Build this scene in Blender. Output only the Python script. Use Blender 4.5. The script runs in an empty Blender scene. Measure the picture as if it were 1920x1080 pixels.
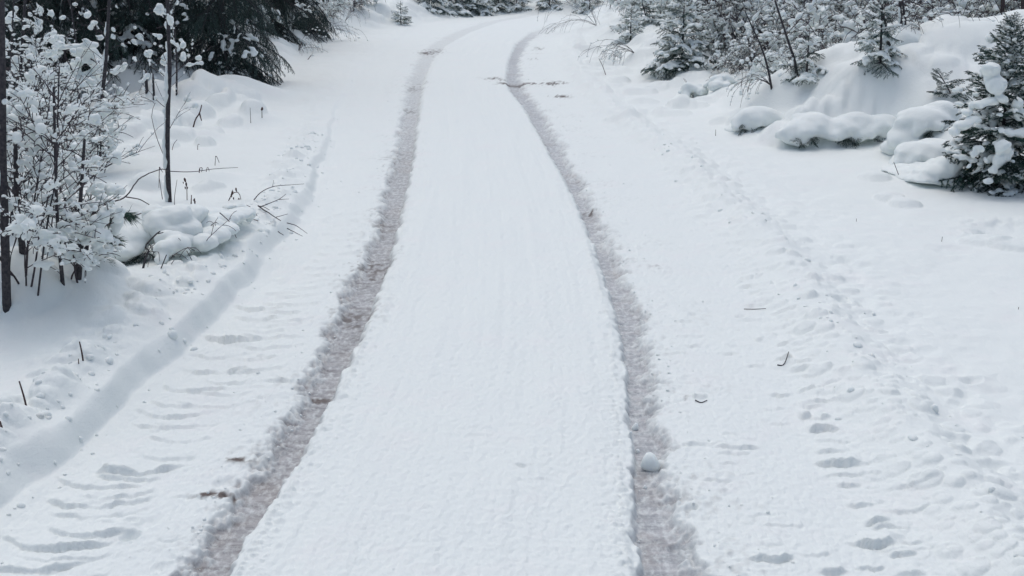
import bpy, math, random
import numpy as np
from mathutils import Vector, Matrix

# ------------------------------------------------------------------ camera, world, sun
SC = bpy.context.scene
COL = SC.collection
H = 2.25                      # eye height in metres
FPX = 2240.0                  # focal length in pixels of the 1920 px wide photograph
PITCH = math.atan(660 / FPX)
cam_d = bpy.data.cameras.new('camera'); cam = bpy.data.objects.new('camera', cam_d); COL.objects.link(cam)
cam.location = (0, 0, H); cam.rotation_euler = (math.pi / 2 - PITCH, 0, 0)
cam_d.sensor_width = 36; cam_d.lens = 36 * FPX / 1920; cam_d.clip_end = 600; cam_d.clip_start = 0.05
SC.camera = cam
SUN_EL, SUN_AZ = math.radians(70), math.radians(-20)     # high behind the cloud, ahead and a little left
w = bpy.data.worlds.new('World'); SC.world = w; w.use_nodes = True
nt = w.node_tree; nt.nodes.clear()
sky = nt.nodes.new('ShaderNodeTexSky'); sky.sky_type = 'NISHITA'; sky.sun_disc = False
sky.sun_elevation = SUN_EL; sky.sun_rotation = SUN_AZ
sky.air_density = 1.0; sky.dust_density = 4.2; sky.ozone_density = 1.0; sky.altitude = 100
bg = nt.nodes.new('ShaderNodeBackground'); bg.inputs['Strength'].default_value = 0.10
wo = nt.nodes.new('ShaderNodeOutputWorld')
nt.links.new(sky.outputs[0], bg.inputs[0]); nt.links.new(bg.outputs[0], wo.inputs[0])
sl = bpy.data.lights.new('sun', 'SUN'); sl.energy = 1.0; sl.angle = math.radians(110); sl.color = (0.90, 0.985, 1.0)      # grey-blue light through thick cloud
so = bpy.data.objects.new('sun', sl); COL.objects.link(so)
sd = Vector((math.sin(SUN_AZ) * math.cos(SUN_EL), math.cos(SUN_AZ) * math.cos(SUN_EL), math.sin(SUN_EL)))
so.rotation_euler = sd.to_track_quat('Z', 'Y').to_euler()
SC.view_settings.view_transform = 'Standard'; SC.view_settings.look = 'None'
SC.view_settings.gamma = 1; SC.view_settings.use_curve_mapping = False
SC.view_settings.exposure = 0.18
SC.render.engine = 'CYCLES'
SC.cycles.max_bounces = 12; SC.cycles.diffuse_bounces = 9; SC.cycles.glossy_bounces = 2
SC.cycles.use_adaptive_sampling = True

# ------------------------------------------------------------------ helpers
rng = np.random.default_rng(7)
random.seed(7)
CT, ST = math.cos(PITCH), math.sin(PITCH)

def ray(px, py):
    a = (px - 960) / FPX; b = (540 - py) / FPX
    return np.array([a, CT + b * ST, -ST + b * CT])

def tag(o, label=None, cat=None, group=None, kind=None):
    if label: o['label'] = label
    if cat: o['category'] = cat
    if group: o['group'] = group
    if kind: o['kind'] = kind
    return o

def empty(name, loc, label, cat, group=None, rz=0.0):
    o = bpy.data.objects.new(name, None); o.empty_display_size = 0.1
    o.location = loc; o.rotation_euler = (0, 0, rz); COL.objects.link(o)
    return tag(o, label, cat, group)

def mk_mesh(name, V, F, mat, smooth=True):
    """V (n,3) array, F (m,3|4) int array or list of such arrays"""
    if not isinstance(F, list): F = [F]
    F = [np.asarray(f, dtype=np.int32) for f in F if len(f)]
    me = bpy.data.meshes.new(name)
    V = np.asarray(V, dtype=np.float32)
    me.vertices.add(len(V)); me.vertices.foreach_set('co', V.ravel())
    nl = sum(f.size for f in F); npoly = sum(len(f) for f in F)
    me.loops.add(nl); me.loops.foreach_set('vertex_index', np.concatenate([f.ravel() for f in F]))
    me.polygons.add(npoly)
    st = []; k = 0
    for f in F:
        st.append(np.arange(len(f), dtype=np.int32) * f.shape[1] + k); k += f.size
    me.polygons.foreach_set('loop_start', np.concatenate(st))
    me.update(calc_edges=True)
    if smooth: me.polygons.foreach_set('use_smooth', np.ones(npoly, dtype=bool))
    if mat: me.materials.append(mat)
    return me

def link(name, me, parent=None, loc=(0, 0, 0), rot=None, scale=None):
    o = bpy.data.objects.new(name, me); COL.objects.link(o)
    if name in ('snow_pad', 'snow_load', 'snow_strip'): o['kind'] = 'stuff'     # dabs of snow too small to pick apart
    if parent: o.parent = parent
    o.location = loc
    if rot is not None: o.rotation_euler = rot
    if scale is not None: o.scale = scale if hasattr(scale, '__len__') else (scale,) * 3
    return o

class Geo:
    def __init__(s): s.V = []; s.T = []; s.Q = []; s.n = 0
    def add(s, V, T=None, Q=None):
        if T is not None and len(T): s.T.append(np.asarray(T) + s.n)
        if Q is not None and len(Q): s.Q.append(np.asarray(Q) + s.n)
        s.V.append(V); s.n += len(V)
    def mesh(s, name, mat, smooth=True):
        F = []
        if s.T: F.append(np.concatenate(s.T))
        if s.Q: F.append(np.concatenate(s.Q))
        return mk_mesh(name, np.concatenate(s.V), F, mat, smooth)

def tube(g, P, R, n=5):
    P = np.asarray(P, float); R = np.asarray(R, float); m = len(P)
    T = np.gradient(P, axis=0); T /= np.linalg.norm(T, axis=1)[:, None] + 1e-9
    ref = np.array([0, 0, 1.0]) if abs(T[:, 2]).mean() < .8 else np.array([1.0, 0, 0])
    A = np.cross(T, ref); A /= np.linalg.norm(A, axis=1)[:, None] + 1e-9
    B = np.cross(T, A)
    th = np.arange(n) / n * 2 * np.pi
    V = P[:, None] + R[:, None, None] * (np.cos(th)[None, :, None] * A[:, None] + np.sin(th)[None, :, None] * B[:, None])
    i = np.arange(m - 1)[:, None]; j = np.arange(n)[None]; j2 = (j + 1) % n
    Q = np.stack([i * n + j, i * n + j2, (i + 1) * n + j2, (i + 1) * n + j], -1).reshape(-1, 4)
    Vf = np.concatenate([V.reshape(-1, 3), P[-1:] + T[-1:] * R[-1]])
    k = (m - 1) * n
    Tt = np.stack([np.full(n, m * n), k + np.arange(n), k + (np.arange(n) + 1) % n], -1)
    g.add(Vf, T=Tt, Q=Q)

def smooth_line(pts, n):
    pts = np.asarray(pts, float)
    if len(pts) == 2:
        t = np.linspace(0, 1, n)[:, None]; return pts[0] * (1 - t) + pts[1] * t
    s = np.linspace(0, len(pts) - 1, n); out = []
    for v in s:
        i = min(int(v), len(pts) - 2); t = v - i
        p0 = pts[max(i - 1, 0)]; p1 = pts[i]; p2 = pts[i + 1]; p3 = pts[min(i + 2, len(pts) - 1)]
        out.append(0.5 * (2 * p1 + (p2 - p0) * t + (2 * p0 - 5 * p1 + 4 * p2 - p3) * t * t + (3 * p1 - p0 - 3 * p2 + p3) * t ** 3))
    return np.array(out)

# numpy gradient noise
_perm = np.random.default_rng(3).permutation(256)
_ang = np.random.default_rng(4).random(256) * 2 * np.pi
def perlin(x, y, seed=0):
    xi = np.floor(x).astype(np.int64); yi = np.floor(y).astype(np.int64)
    xf = x - xi; yf = y - yi
    def g(ix, iy, dx, dy):
        h = _ang[_perm[(_perm[(ix + seed * 17) & 255] + iy) & 255]]
        return np.cos(h) * dx + np.sin(h) * dy
    u = xf * xf * xf * (xf * (xf * 6 - 15) + 10); v = yf * yf * yf * (yf * (yf * 6 - 15) + 10)
    a = g(xi, yi, xf, yf); b = g(xi + 1, yi, xf - 1, yf); c = g(xi, yi + 1, xf, yf - 1); d = g(xi + 1, yi + 1, xf - 1, yf - 1)
    return ((a * (1 - u) + b * u) * (1 - v) + (c * (1 - u) + d * u) * v) * 1.5
def fbm(x, y, sc, octv=3, seed=0, gain=.5):
    r = 0; a = 1.0; f = 1.0 / sc
    for k in range(octv):
        r = r + a * perlin(x * f + 13.7 * k, y * f - 7.3 * k, seed + k); a *= gain; f *= 2.03
    return r
def lumps(x, y, cell, seed=0, p=0.6, rmax=.48):
    """rounded domes scattered one to a cell; returns dome height in units of cell"""
    X = x / cell; Y = y / cell
    xi = np.floor(X).astype(np.int64); yi = np.floor(Y).astype(np.int64)
    out = np.zeros_like(X)
    for dx in (-1, 0, 1):
        for dy in (-1, 0, 1):
            a = (xi + dx) & 255; b = (yi + dy) & 255
            h1 = _perm[(_perm[(a + seed * 31) & 255] + b) & 255]; h2 = _perm[(h1 + 91) & 255]; h3 = _perm[(h2 + 57) & 255]; h4 = _perm[(h3 + 11) & 255]
            cx = xi + dx + .15 + .7 * h1 / 255; cy = yi + dy + .15 + .7 * h2 / 255
            r = rmax * (.35 + .65 * h3 / 255)
            d2 = (X - cx) ** 2 + (Y - cy) ** 2
            v = np.sqrt(np.clip(r * r - d2, 0, None)) * (h4 / 255 < p)
            out = np.maximum(out, v)
    return out
def S(t):
    t = np.clip(t, 0, 1); return t * t * (3 - 2 * t)

# ------------------------------------------------------------------ layout lines of the road, measured on the photograph and laid on the ground
def flat(px, py, z=0.0):
    r = ray(px, py); t = (z - H) / r[2]; return r[0] * t, r[1] * t
def line(pts, z=0.0):
    q = sorted([flat(a, b, z)[::-1] for a, b in pts]); Y = np.array([a for a, _ in q]); X = np.array([b for _, b in q])
    # extend nearer and farther along the end slopes
    s0 = (X[1] - X[0]) / (Y[1] - Y[0]); s1 = (X[-1] - X[-2]) / (Y[-1] - Y[-2])
    Y2 = np.concatenate([[-40], Y, [Y[-1] + 6]]); X2 = np.concatenate([[X[0] + s0 * .5 * (-40 - Y[0])], X, [X[-1] + s1 * 6]])
    return Y2, X2
LT0 = line([(335,1080),(372,993),(430,920),(490,850),(560,750),(598,650),(640,560),(668,500),(690,450),(708,400),(722,350),(736,300),(746,250),(755,200),(765,150),(782,110),(805,85),(852,60),(905,42),(960,32)])
LT1 = line([(432,1080),(476,993),(527,920),(572,850),(625,750),(672,650),(710,560),(732,500),(745,450),(757,400),(767,350),(778,300),(783,250),(788,200),(797,150),(815,110),(838,85),(884,60),(935,42),(990,32)])
RT0 = line([(1192,1080),(1186,1000),(1182,900),(1178,850),(1171,750),(1163,650),(1150,590),(1138,550),(1123,500),(1106,450),(1086,400),(1064,350),(1036,300),(1008,250),(980,200),(955,170),(947,150),(953,110),(968,80),(992,62),(1020,52),(1060,43),(1140,33)])
RT1 = line([(1325,1080),(1308,1000),(1272,900),(1256,850),(1236,750),(1223,650),(1212,590),(1195,550),(1171,500),(1148,450),(1124,400),(1101,350),(1072,300),(1042,250),(1013,200),(988,170),(978,150),(976,110),(992,80),(1014,64),(1042,54),(1080,45),(1160,35)])
BANK = line([(-60,1020),(0,970),(100,880),(200,795),(300,700),(400,600),(480,520),(540,440),(580,380),(600,330),(615,270),(630,200),(668,130),(720,90)])
RIDGE = line([(1930,1080),(1800,930),(1690,800),(1600,700),(1540,600),(1460,480),(1370,390),(1280,300),(1190,240),(1130,190),(1090,140),(1072,100),(1080,70),(1100,50)])
LEFTB = line([(-400,240),(100,185),(300,178),(500,168),(545,125),(600,92),(640,74),(700,58),(760,49),(810,42),(870,32),(950,25),(1080,19)])
RIGHTB = line([(2100,420),(1950,385),(1800,362),(1690,320),(1600,275),(1500,262),(1380,238),(1250,165),(1150,125),(1090,75),(1085,45),(1100,25)])
def I(L, Y): return np.interp(Y, L[0], L[1])

def G2(x, y, cx, cy, rx, ry): return np.exp(-((x - cx) / rx) ** 2 - ((y - cy) / ry) ** 2)

MOUNDS = []   # (cx, cy, rx, ry, h): smooth swells of deep snow
def swell(px, py, rx, ry, h, z=.15):
    x, y = flat(px, py, z); MOUNDS.append((x, y, rx, ry, h))
# left field
for a in [(250,235,.35,.4,.16),(330,215,.5,.5,.16),(400,190,.55,.5,.18),(450,205,.4,.35,.18),(475,215,.3,.3,.14),(290,250,.35,.3,.12),(380,245,.2,.2,.1),
          (430,162,.7,.4,.30),(370,172,.35,.3,.26),(290,178,.5,.4,.2),(400,330,.22,.25,.1),(385,350,.15,.15,.06),(275,355,.2,.2,.1),
          (20,590,.5,.35,.16),(-40,560,.6,.5,.2),(140,565,.3,.25,.08),(200,545,.3,.3,.07),(60,450,.6,.6,.12),(140,400,.8,.8,.15),
          (470,450,.3,.3,.05),(330,520,.3,.3,.04),(245,265,.15,.15,.06)]:
    swell(*a)
# right mound, a long heap of ploughed and fallen snow
for cx, cy, rx, ry, h in [(5.9,15.3,1.7,1.6,.60),(4.4,15.0,1.2,1.2,.14),(8.0,15.0,2.0,2.2,.50),(3.6,14.6,.8,.7,.12),(5.2,13.9,.9,.7,.17),
                          (4.2,13.4,.55,.4,.16),(4.9,12.9,.5,.4,.14),(5.6,13.0,.5,.4,.20),(3.3,13.7,.5,.4,.14),(6.0,12.2,.55,.4,.2),(3.0,14.7,.4,.3,.1),
                          (4.9,14.1,1.3,.8,.14),(4.1,14.1,.8,.6,.10),(6.3,13.8,1.0,.8,.16),(5.3,11.5,.5,.4,.12),(6.6,10.5,.8,.6,.12)]:
    MOUNDS.append((cx, cy, rx, ry, h))

DOMES = []    # rounded pillows of snow over buried stones and tussocks
for px, py, rx, ry, h in [(240,250,.20,.20,.13),(265,240,.16,.2,.12),(300,232,.25,.25,.14),(340,225,.22,.2,.13),(330,250,.22,.2,.10),(375,215,.2,.2,.14),(410,205,.22,.22,.16),(445,200,.2,.2,.15),
        (475,212,.17,.2,.12),(395,235,.15,.15,.08),(300,262,.2,.2,.08),(430,222,.16,.16,.08),(425,172,.5,.35,.16),(365,180,.28,.28,.16),(295,182,.24,.25,.17),(250,190,.24,.25,.15),
        (385,256,.12,.12,.09),(398,345,.13,.12,.05),(380,352,.1,.1,.03),(275,358,.15,.14,.08),(262,340,.1,.1,.05),(130,560,.13,.12,.06),(195,552,.15,.13,.07),(100,548,.16,.15,.07),(15,598,.35,.25,.12),(165,520,.13,.12,.07),(60,560,.12,.12,.05),
        (1385,225,.16,.15,.10),(1350,220,.14,.15,.06),(1270,190,.16,.2,.07),(1320,180,.2,.2,.08),(1160,140,.2,.25,.08),(1125,105,.3,.3,.12),(1100,85,.3,.35,.14),(1140,160,.14,.2,.05),
        (1670,350,.14,.14,.06),(1700,360,.14,.14,.06),(1640,315,.16,.16,.06),(1850,430,.2,.16,.04),(1905,440,.2,.16,.05)]:
    fx, fy = flat(px, py, .15); DOMES.append((fx, fy, rx, ry, h))

_q = random.Random(31)
for k in range(34):
    X_ = _q.uniform(2.9, 7.6); Y_ = _q.uniform(12.9, 15.6) + .12 * (3.5 - X_) * (X_ > 5); r_ = _q.uniform(.16, .42); DOMES.append((X_, Y_, r_ * _q.uniform(1, 1.4), r_, r_ * _q.uniform(.14, .30)))
for k in range(30):
    X_ = _q.uniform(1.4, 3.4); Y_ = _q.uniform(15, 22); r_ = _q.uniform(.12, .35); DOMES.append((X_ + (Y_ - 15) * .02, Y_, r_ * 1.3, r_, r_ * _q.uniform(.15, .35)))

def macro(x, y):
    x = np.asarray(x, float); y = np.asarray(y, float)
    h = np.zeros_like(x)
    # bank left of the road
    xb = I(BANK, y) + .03 * perlin(y * .9, y * 0 + .3, 2)
    bh = np.interp(y, [3, 8, 11, 14.5, 18], [.195, .165, .115, .055, .012])
    d = xb - x
    d = d + (.05 * perlin(x / .45, y / .6, 72) + .022 * perlin(x / .15, y / .2, 73)) * S(bh / .1)
    wall = S(d / (.04 + bh * .34)) ** .8
    back = S((d - .12) / .9)
    h += bh * (.70 * wall + .36 * S((d - .04 + .10 * perlin(x / .22, y / .28, 75)) / .34) - .22 * back) + S(d / 1.0) * (.03 * fbm(x, y, 1.6, 2, 5))
    # left field behind the spruces
    xl = I(LEFTB, y)
    dl = xl - x
    h += np.where(y > 16, .45 * S(dl / 1.6) + .05 * np.clip(dl, 0, 12), 0) * S((y - 16) / 4)
    # right side
    xr = I(RIDGE, y); d = x - xr
    h += .10 * np.exp(-((d + .05 * perlin(y * 1.5, x * .5, 77)) / .20) ** 2) + .05 * S(d / .5) + S(d / 1.5) * .03 * fbm(x, y, 1.8, 2, 9)
    xrb = I(RIGHTB, y); dr = x - xrb
    dr2 = dr + .10 * perlin(x * 1.7, y * 1.2, 71)
    h += .25 * S((dr2 - .04) / .60) * S((y - 11) / 1.2) * (1 - S((y - 15.2) / 1.5)) * S((x - 2.3) / .6)
    h += np.where(y > 9, (.10 * S(dr / .5) + .025 * np.clip(dr, 0, 20)) * S((y - 9) / 3), 0)
    h += S((y - 17.5) / 6) * (.35 * S((dr) / 2.5) + .07 * np.clip(dr - .5, 0, 10))
    # bank behind the bend
    h += .55 * S((y - 36.5 + .3 * np.clip(x, -3, 3)) / 2.5) + .04 * np.clip(y - 38, 0, 40)
    for cx, cy, rx, ry, hh in MOUNDS:
        h += hh * G2(x, y, cx, cy, rx, ry)
    for cx, cy, rx, ry, hh in DOMES:
        m = (np.abs(x - cx) < rx * 1.3) & (np.abs(y - cy) < ry * 1.3)
        if not np.any(m): continue
        xm = x[m]; ym = y[m]; d2 = ((xm - cx) / rx) ** 2 + ((ym - cy) / ry) ** 2 + .25 * perlin(xm * 7, ym * 7, 70)
        h[m] += hh * np.sqrt(np.clip(1 - d2, 0, None) + .02) * np.clip((1.12 - d2) * 3, 0, 1)
    return h

# lug marks of the tractor: (px, py, half width m, depth m, sag m)
LUGS = [(490,574,.20,.022,.04),(485,592,.20,.024,.04),(440,630,.21,.034,.05),(412,658,.20,.020,.05),(405,686,.22,.030,.05),(372,722,.22,.020,.05),
        (335,748,.20,.020,.05),(330,766,.23,.026,.05),(322,785,.25,.016,.05),(245,866,.29,.034,.07),(205,893,.26,.020,.06),(185,925,.30,.026,.06),(130,992,.34,.026,.08),
        (70,1032,.32,.024,.08),(40,1072,.35,.020,.08),(525,610,.12,.014,.0),(515,625,.10,.03,-.02),(505,722,.17,.02,-.03),(520,545,.2,.012,.03),(545,520,.2,.012,.03),
        (1400,540,.10,.012,0),(1425,575,.16,.022,0),(1410,600,.14,.010,0),(1455,622,.12,.012,0),(1475,650,.11,.016,0),(1468,680,.08,.030,-.03),(1370,664,.10,.012,0),(1500,700,.08,.012,0),
        (1505,738,.10,.022,0),(1520,765,.11,.022,0),(1510,785,.05,.03,0),(1548,788,.05,.03,0),(1545,812,.12,.03,-.03),(1560,850,.12,.018,0),(1568,872,.16,.032,0),
        (1600,898,.20,.012,-.02),(1310,745,.07,.03,0),(1290,770,.08,.012,0),(1380,840,.14,.02,0),(1350,900,.12,.014,0),(1440,1045,.14,.036,.02),(1640,985,.09,.022,0),(1640,1020,.16,.032,0),
        (1700,965,.14,.016,0),(1690,1040,.08,.03,0),(1625,1060,.10,.026,.02),(1720,928,.12,.012,0),(1705,1020,.08,.02,0),(1560,1070,.1,.02,0),
        (1320,408,.13,.018,0),(1300,380,.2,.012,0),(1260,362,.15,.010,0),(1220,350,.15,.010,0),(1215,372,.12,.008,0),(1390,500,.12,.012,0),(1385,460,.14,.010,0),(1370,425,.12,.010,0),
        (1235,650,.10,.012,0),(1290,630,.15,.008,0),(980,878,.07,.014,0),(885,808,.14,.006,0),(905,820,.10,.006,0),(1000,905,.1,.008,0),(620,375,.1,.014,.01),(610,395,.1,.012,.01),(640,350,.1,.01,0),(650,400,.12,.012,0)]
LUGW = []
for px, py, hw, dep, sag in LUGS:
    fx, fy = flat(px, py)
    if px > 1000: LUGW.append((fx, fy, hw * .72, dep * 1.2, sag + .012))
    else: LUGW.append((fx, fy, hw * .95, dep, sag * 1.9))
_l = random.Random(77)
_y = 3.75
while _y < 9.8:      # ladder of lug bars left by the tractor on both outer lanes
    LUGW.append((float(I(BANK, _y)) + .40 + _l.uniform(-.05, .05), _y, .20 + _l.uniform(-.04, .03), _l.uniform(.009, .022), .075 + _l.uniform(-.02, .02)))
    _y += _l.uniform(.15, .22)
_y = 3.9
while _y < 12:
    LUGW.append((float(I(RT1, _y)) + .68 + .02 * _y + _l.uniform(-.05, .05), _y, .10 + _l.uniform(-.03, .05), _l.uniform(.008, .022), _l.uniform(0, .035)))
    _y += _l.uniform(.14, .26)
PITS = []
for px, py, r, dep in [(240,985,.035,.03),(243,955,.03,.015),(275,960,.05,.012),(420,885,.05,.02),(355,838,.02,.015),(1205,790,.0,.0),(1270,985,.03,.02),(1300,930,.025,.02),(1295,990,.03,.02),(1350,1065,.02,.02),
        (1220,740,.02,.02),(1785,832,.08,.02),(1880,880,.07,.015),(1905,900,.07,.015),(1900,985,.09,.015),(1580,565,.06,.02),(1660,615,.08,.015),(1640,700,.08,.012),(1700,780,.08,.014),(1690,640,.06,.012),(1900,430,.3,.05),(1870,440,.18,.03),
        (1785,470,.13,.016),(1860,850,.06,.012),(1725,590,.06,.010),(1300,575,.03,.01),(1390,580,.03,.02),(300,1040,.03,.01),(295,1078,.04,.02)]:
    fx, fy = flat(px, py, .05); PITS.append((fx, fy, max(r, .02), dep))
_r = random.Random(11)
for k in range(60):       # trodden lumps along the right verge
    py = _r.uniform(440, 1060); t = (py - 440) / 620
    px = 1480 + 360 * t + _r.uniform(0, 220) * (0.5 + t); fx, fy = flat(px, py, .05)
    PITS.append((fx, fy, _r.uniform(.03, .08), _r.uniform(.006, .016)))
for k in range(70):       # kicked-up marks between the right rut and the verge and left of the left rut
    py = _r.uniform(180, 1070)
    side = _r.random() < .6
    y0 = flat(0, py)[1]
    if side: x0 = float(I(RT1, y0)) + _r.uniform(.05, 1.0)
    else: x0 = float(I(LT0, y0)) - _r.uniform(.03, .6)
    LUGW.append((x0, y0, _r.uniform(.03, .11), _r.uniform(.006, .016), _r.uniform(-.02, .02)))

DIRT = [  # (px, py, rx m, ry m, amount) earth and grit showing in and beside the ruts
    (962,158,.20,.22,1.3),(1005,157,.25,.25,.55),(1035,157,.22,.28,.9),(1045,181,.15,.18,.9),(925,150,.22,.3,.55),(1000,110,.12,.3,.5),(1010,92,.15,.5,.5),
    (808,98,.25,.8,.7),(700,490,.16,.5,.55),(660,590,.15,.35,.5),(590,735,.09,.05,.9),(640,640,.12,.25,.35),(725,420,.14,.6,.35),(445,862,.09,.03,.55),(410,930,.10,.035,.9),(400,880,.06,.02,.4),
    (780,160,.2,.7,.35),(745,300,.2,1.0,.25),(1105,392,.08,.12,.6),(1238,500,.1,.1,.2),(1270,745,.10,.08,.35),(700,510,.12,.08,.7),(768,205,.12,.4,.4),
    (1060,30,.3,.4,.3),(890,400,.0001,.0001,0),(520,955,.08,.05,.3),(455,1020,.1,.06,.25),(380,1050,.12,.08,.25),(1260,930,.08,.05,.2)]
DIRTW = [(*flat(a, b), c, d, e) for a, b, c, d, e in DIRT]

def surface(x, y):
    """height and masks of the snow at world x, y"""
    h = macro(x, y)
    l0, l1, r0, r1 = I(LT0, y), I(LT1, y), I(RT0, y), I(RT1, y)
    wav = .014 * perlin(x * 3, y * 3, 21) + .016 * perlin(x * 14, y * 9, 22) + .012 * perlin(x * 41, y * 27, 20)
    wav2 = .05 * perlin(x * 4 + 9, y * 4, 23) + .035 * perlin(x * 15, y * 11, 24) + .03 * perlin(x * 37, y * 29, 25)
    depth = np.interp(y, [3, 12, 18, 24, 30, 40], [1, 1, .75, .55, .4, .2])
    # inner edges crisp, outer edges crumbled
    tl = S((x - l0 + wav2 + .02) / .10) * S((l1 - x + wav) / .035)
    tr = S((r1 - x + wav2 + .02) / .11) * S((x - r0 + wav) / .032)
    fadeL = np.interp(y, [3, 8, 12, 16, 21, 26, 40], [1, .95, .82, .62, .36, .25, .10])
    fadeR = np.interp(y, [3, 17, 24, 27, 30, 40], [1, 1, 1, .75, .35, .1])
    on = np.maximum(tl * np.minimum(fadeL * 1.4, 1), tr * np.minimum(fadeR * 1.4, 1))
    road = S((x - I(BANK, y)) / .1) * S((I(RIDGE, y) - x) / .3)
    centre = S((x - l1) / .03) * S((r0 - x) / .03)
    # centre band stands a little proud, gently crowned
    cw = np.clip((x - (l1 + r0) / 2) / ((r0 - l1) / 2 + 1e-6), -1, 1)
    h = h + .014 * centre * (1 - .45 * cw ** 6)
    h = h - .050 * on * depth
    # rut floor: packed tread ripple
    u = np.where(x < (l1 + r0) / 2, x - (l0 + l1) / 2, x - (r0 + r1) / 2)
    ph = y / .032 + 5.0 * np.abs(u) / .12 + 1.2 * perlin(x * 6, y * 6, 26)
    lod = S((9 - y) / 4)
    tread = np.clip(.5 + .8 * perlin(x * 3, y * 1.5, 27), 0, 1)
    h = h + on * lod * .0022 * tread * np.sin(ph * 2 * np.pi * .6)
    h = h + on * (.0032 * fbm(x * .5, y * 2.0, .10, 4, 28, .62))
    # crumbs thrown to the outer sides of the ruts
    dl = l0 - x; dr = x - r1
    crL = np.exp(-np.abs(dl - .05) / .16) * (dl > -.12) ; crR = np.exp(-np.abs(dr - .08) / .28) * (dr > -.12)
    cr = np.clip((crL + crR) * road * (.55 + .9 * perlin(x * 1.5, y * 1.5, 30)), 0, 1)
    inner = np.clip(np.exp(-np.abs(x - l1 - .04) / .06) + np.exp(-np.abs(r0 - .04 - x) / .05), 0, 1) * centre
    L1 = lumps(x + .02 * perlin(x * 9, y * 9, 1), y, .075, 1, .7); L2 = lumps(x, y + .01 * perlin(x * 20, y * 20, 2), .035, 2, .75); L3 = lumps(x, y, .16, 3, .55)
    h = h + cr * (.22 * L1 * .075 + .36 * L2 * .035) + inner * (.75 * L2 * .035 + .42 * L1 * .075)
    h = h - cr * .012 * np.clip(fbm(x, y, .09, 3, 33), 0, 1)
    # general road texture
    c2 = centre * (1 - inner)
    s = x - (l1 + r0) / 2
    h = h + road * .0040 * perlin(x / .35, y / .5, 36) + road * (1 - on) * (.0022 * fbm(x, y * .5, .09, 2, 41) + .0040 * fbm(x, y * .6, .026, 2, 40))
    h = h + centre * (.0070 * perlin(s * 8, y * .40, 42) + .0042 * perlin(s * 22, y * .8, 48) + .009 * perlin(x * 1.6, y * .9, 49)) + c2 * .16 * L2 * .035 * np.clip(.4 + perlin(x * 2, y * 2, 43), 0, 1)
    verge = np.exp(-((x - I(RIDGE, y)) / .32) ** 2)
    h = h + verge * (.42 * L3 * .16 + .40 * L1 * .075 + .012 * fbm(x, y, .22, 3, 78)) + S((x - I(RIDGE, y)) / .4) * (1 - S((x - I(RIDGE, y)) / 1.6)) * (.13 * L3 * .16 + .010 * fbm(x, y, .15, 2, 44))
    # a soft ploughed shoulder between rut and verge
    # left zone: tracks of tractor, old half-filled rut
    zl = S((l0 - .2 - x) / .2) * S((x - I(BANK, y)) / .1)
    h = h - .012 * zl + .006 * zl * fbm(x, y, .4, 2, 45)
    # bank crest: clods
    db = I(BANK, y) - x
    crest = np.exp(-((db - .30) / .17) ** 2) * S((db - .06) / .16) * np.interp(y, [3, 13, 19], [1, .6, .15])
    h = h + crest * (.50 * lumps(x, y, .34, 8, .8) * .34 + .75 * L3 * .16 + .40 * L1 * .075 + .030 * fbm(x, y, .25, 3, 46) + .4 * L2 * .035)
    face = S(db / .02) * S((.20 - db) / .05)
    # lug marks
    for cx, cy, hw, dep, sag in LUGW:
        m = (np.abs(x - cx) < hw * 1.5 + .05) & (np.abs(y - cy) < .35)
        if not m.any(): continue
        xm = x[m]; ym = y[m]; uu = (xm - cx) / hw
        yc = cy - sag * (1 - uu ** 2) + .020 * perlin(xm * 9, ym * 4, 50) + .010 * perlin(xm * 33, ym * 20, 50); v = ym - yc
        win = S((1.0 - np.abs(uu) + .35 * perlin(xm * 9, ym * 9, 51)) / .6) * np.clip(.75 + .7 * perlin(xm * 8, ym * 3, 53), .15, 1.3)
        prof = np.where(v > 0, np.exp(-v / .09) * S(v / .010), -.55 * np.exp(v / .016))
        prof = np.where(v > 0, prof - .4 * np.exp(-v / .03) * 0, prof)
        h[m] += (1.0 if abs(sag) > .05 else .80) * dep * prof * win
    for cx, cy, r, dep in PITS:
        m = (np.abs(x - cx) < r * 3) & (np.abs(y - cy) < r * 3)
        if not m.any(): continue
        d = np.hypot(x[m] - cx, y[m] - cy) / r * (1 + .35 * perlin(x[m] * 12, y[m] * 12, 52))
        h[m] += dep * (-np.exp(-d ** 3) + .25 * np.exp(-((d - 1.25) / .35) ** 2))
    # soft snow elsewhere
    off = 1 - road
    h = h + off * (.012 * fbm(x, y, .55, 3, 55) + .0025 * fbm(x, y, .09, 2, 58))
    # brush buried in snow: pillows beyond the road edges
    far = np.clip(S((I(LEFTB, y) - x) / .6) * S((y - 17) / 2) + S((x - I(RIGHTB, y) - .2) / .7) * S((y - 15) / 2) + S((y - 37 + .3 * np.clip(x, -3, 3)) / 1.5), 0, 1)
    h = h + far * (.42 * lumps(x + .1 * perlin(x * 2, y * 2, 60), y, .8, 5, .8) * .8 + .45 * lumps(x, y, .38, 6, .6) * .38)
    # masks
    dirt = np.zeros_like(x)
    for cx, cy, rx, ry, am in DIRTW:
        m = (np.abs(x - cx) < rx * 3) & (np.abs(y - cy) < ry * 3)
        if m.any(): dirt[m] = np.maximum(dirt[m], am * G2(x[m], y[m], cx, cy, rx, ry))
    sp = fbm(x, y * .7, .05, 3, 62) * .7 + .5 * perlin(x * 3, y * 3, 63)
    speck = np.clip((sp - .34 + .85 * np.minimum(dirt, 1.0)) * 2.6, 0, 1) * np.clip(dirt * 1.9, 0, 1)
    speck = np.maximum(speck, on * S((12 - y) / 4) * np.clip((fbm(x * .6, y * 1.6, .07, 3, 66) - .45) * 2, 0, .45) * np.clip(S((l1 - x) / .3) + .3, 0, 1))
    speck = np.maximum(speck, np.clip(dirt - .75, 0, 1) * 1.6 * on)
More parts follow.
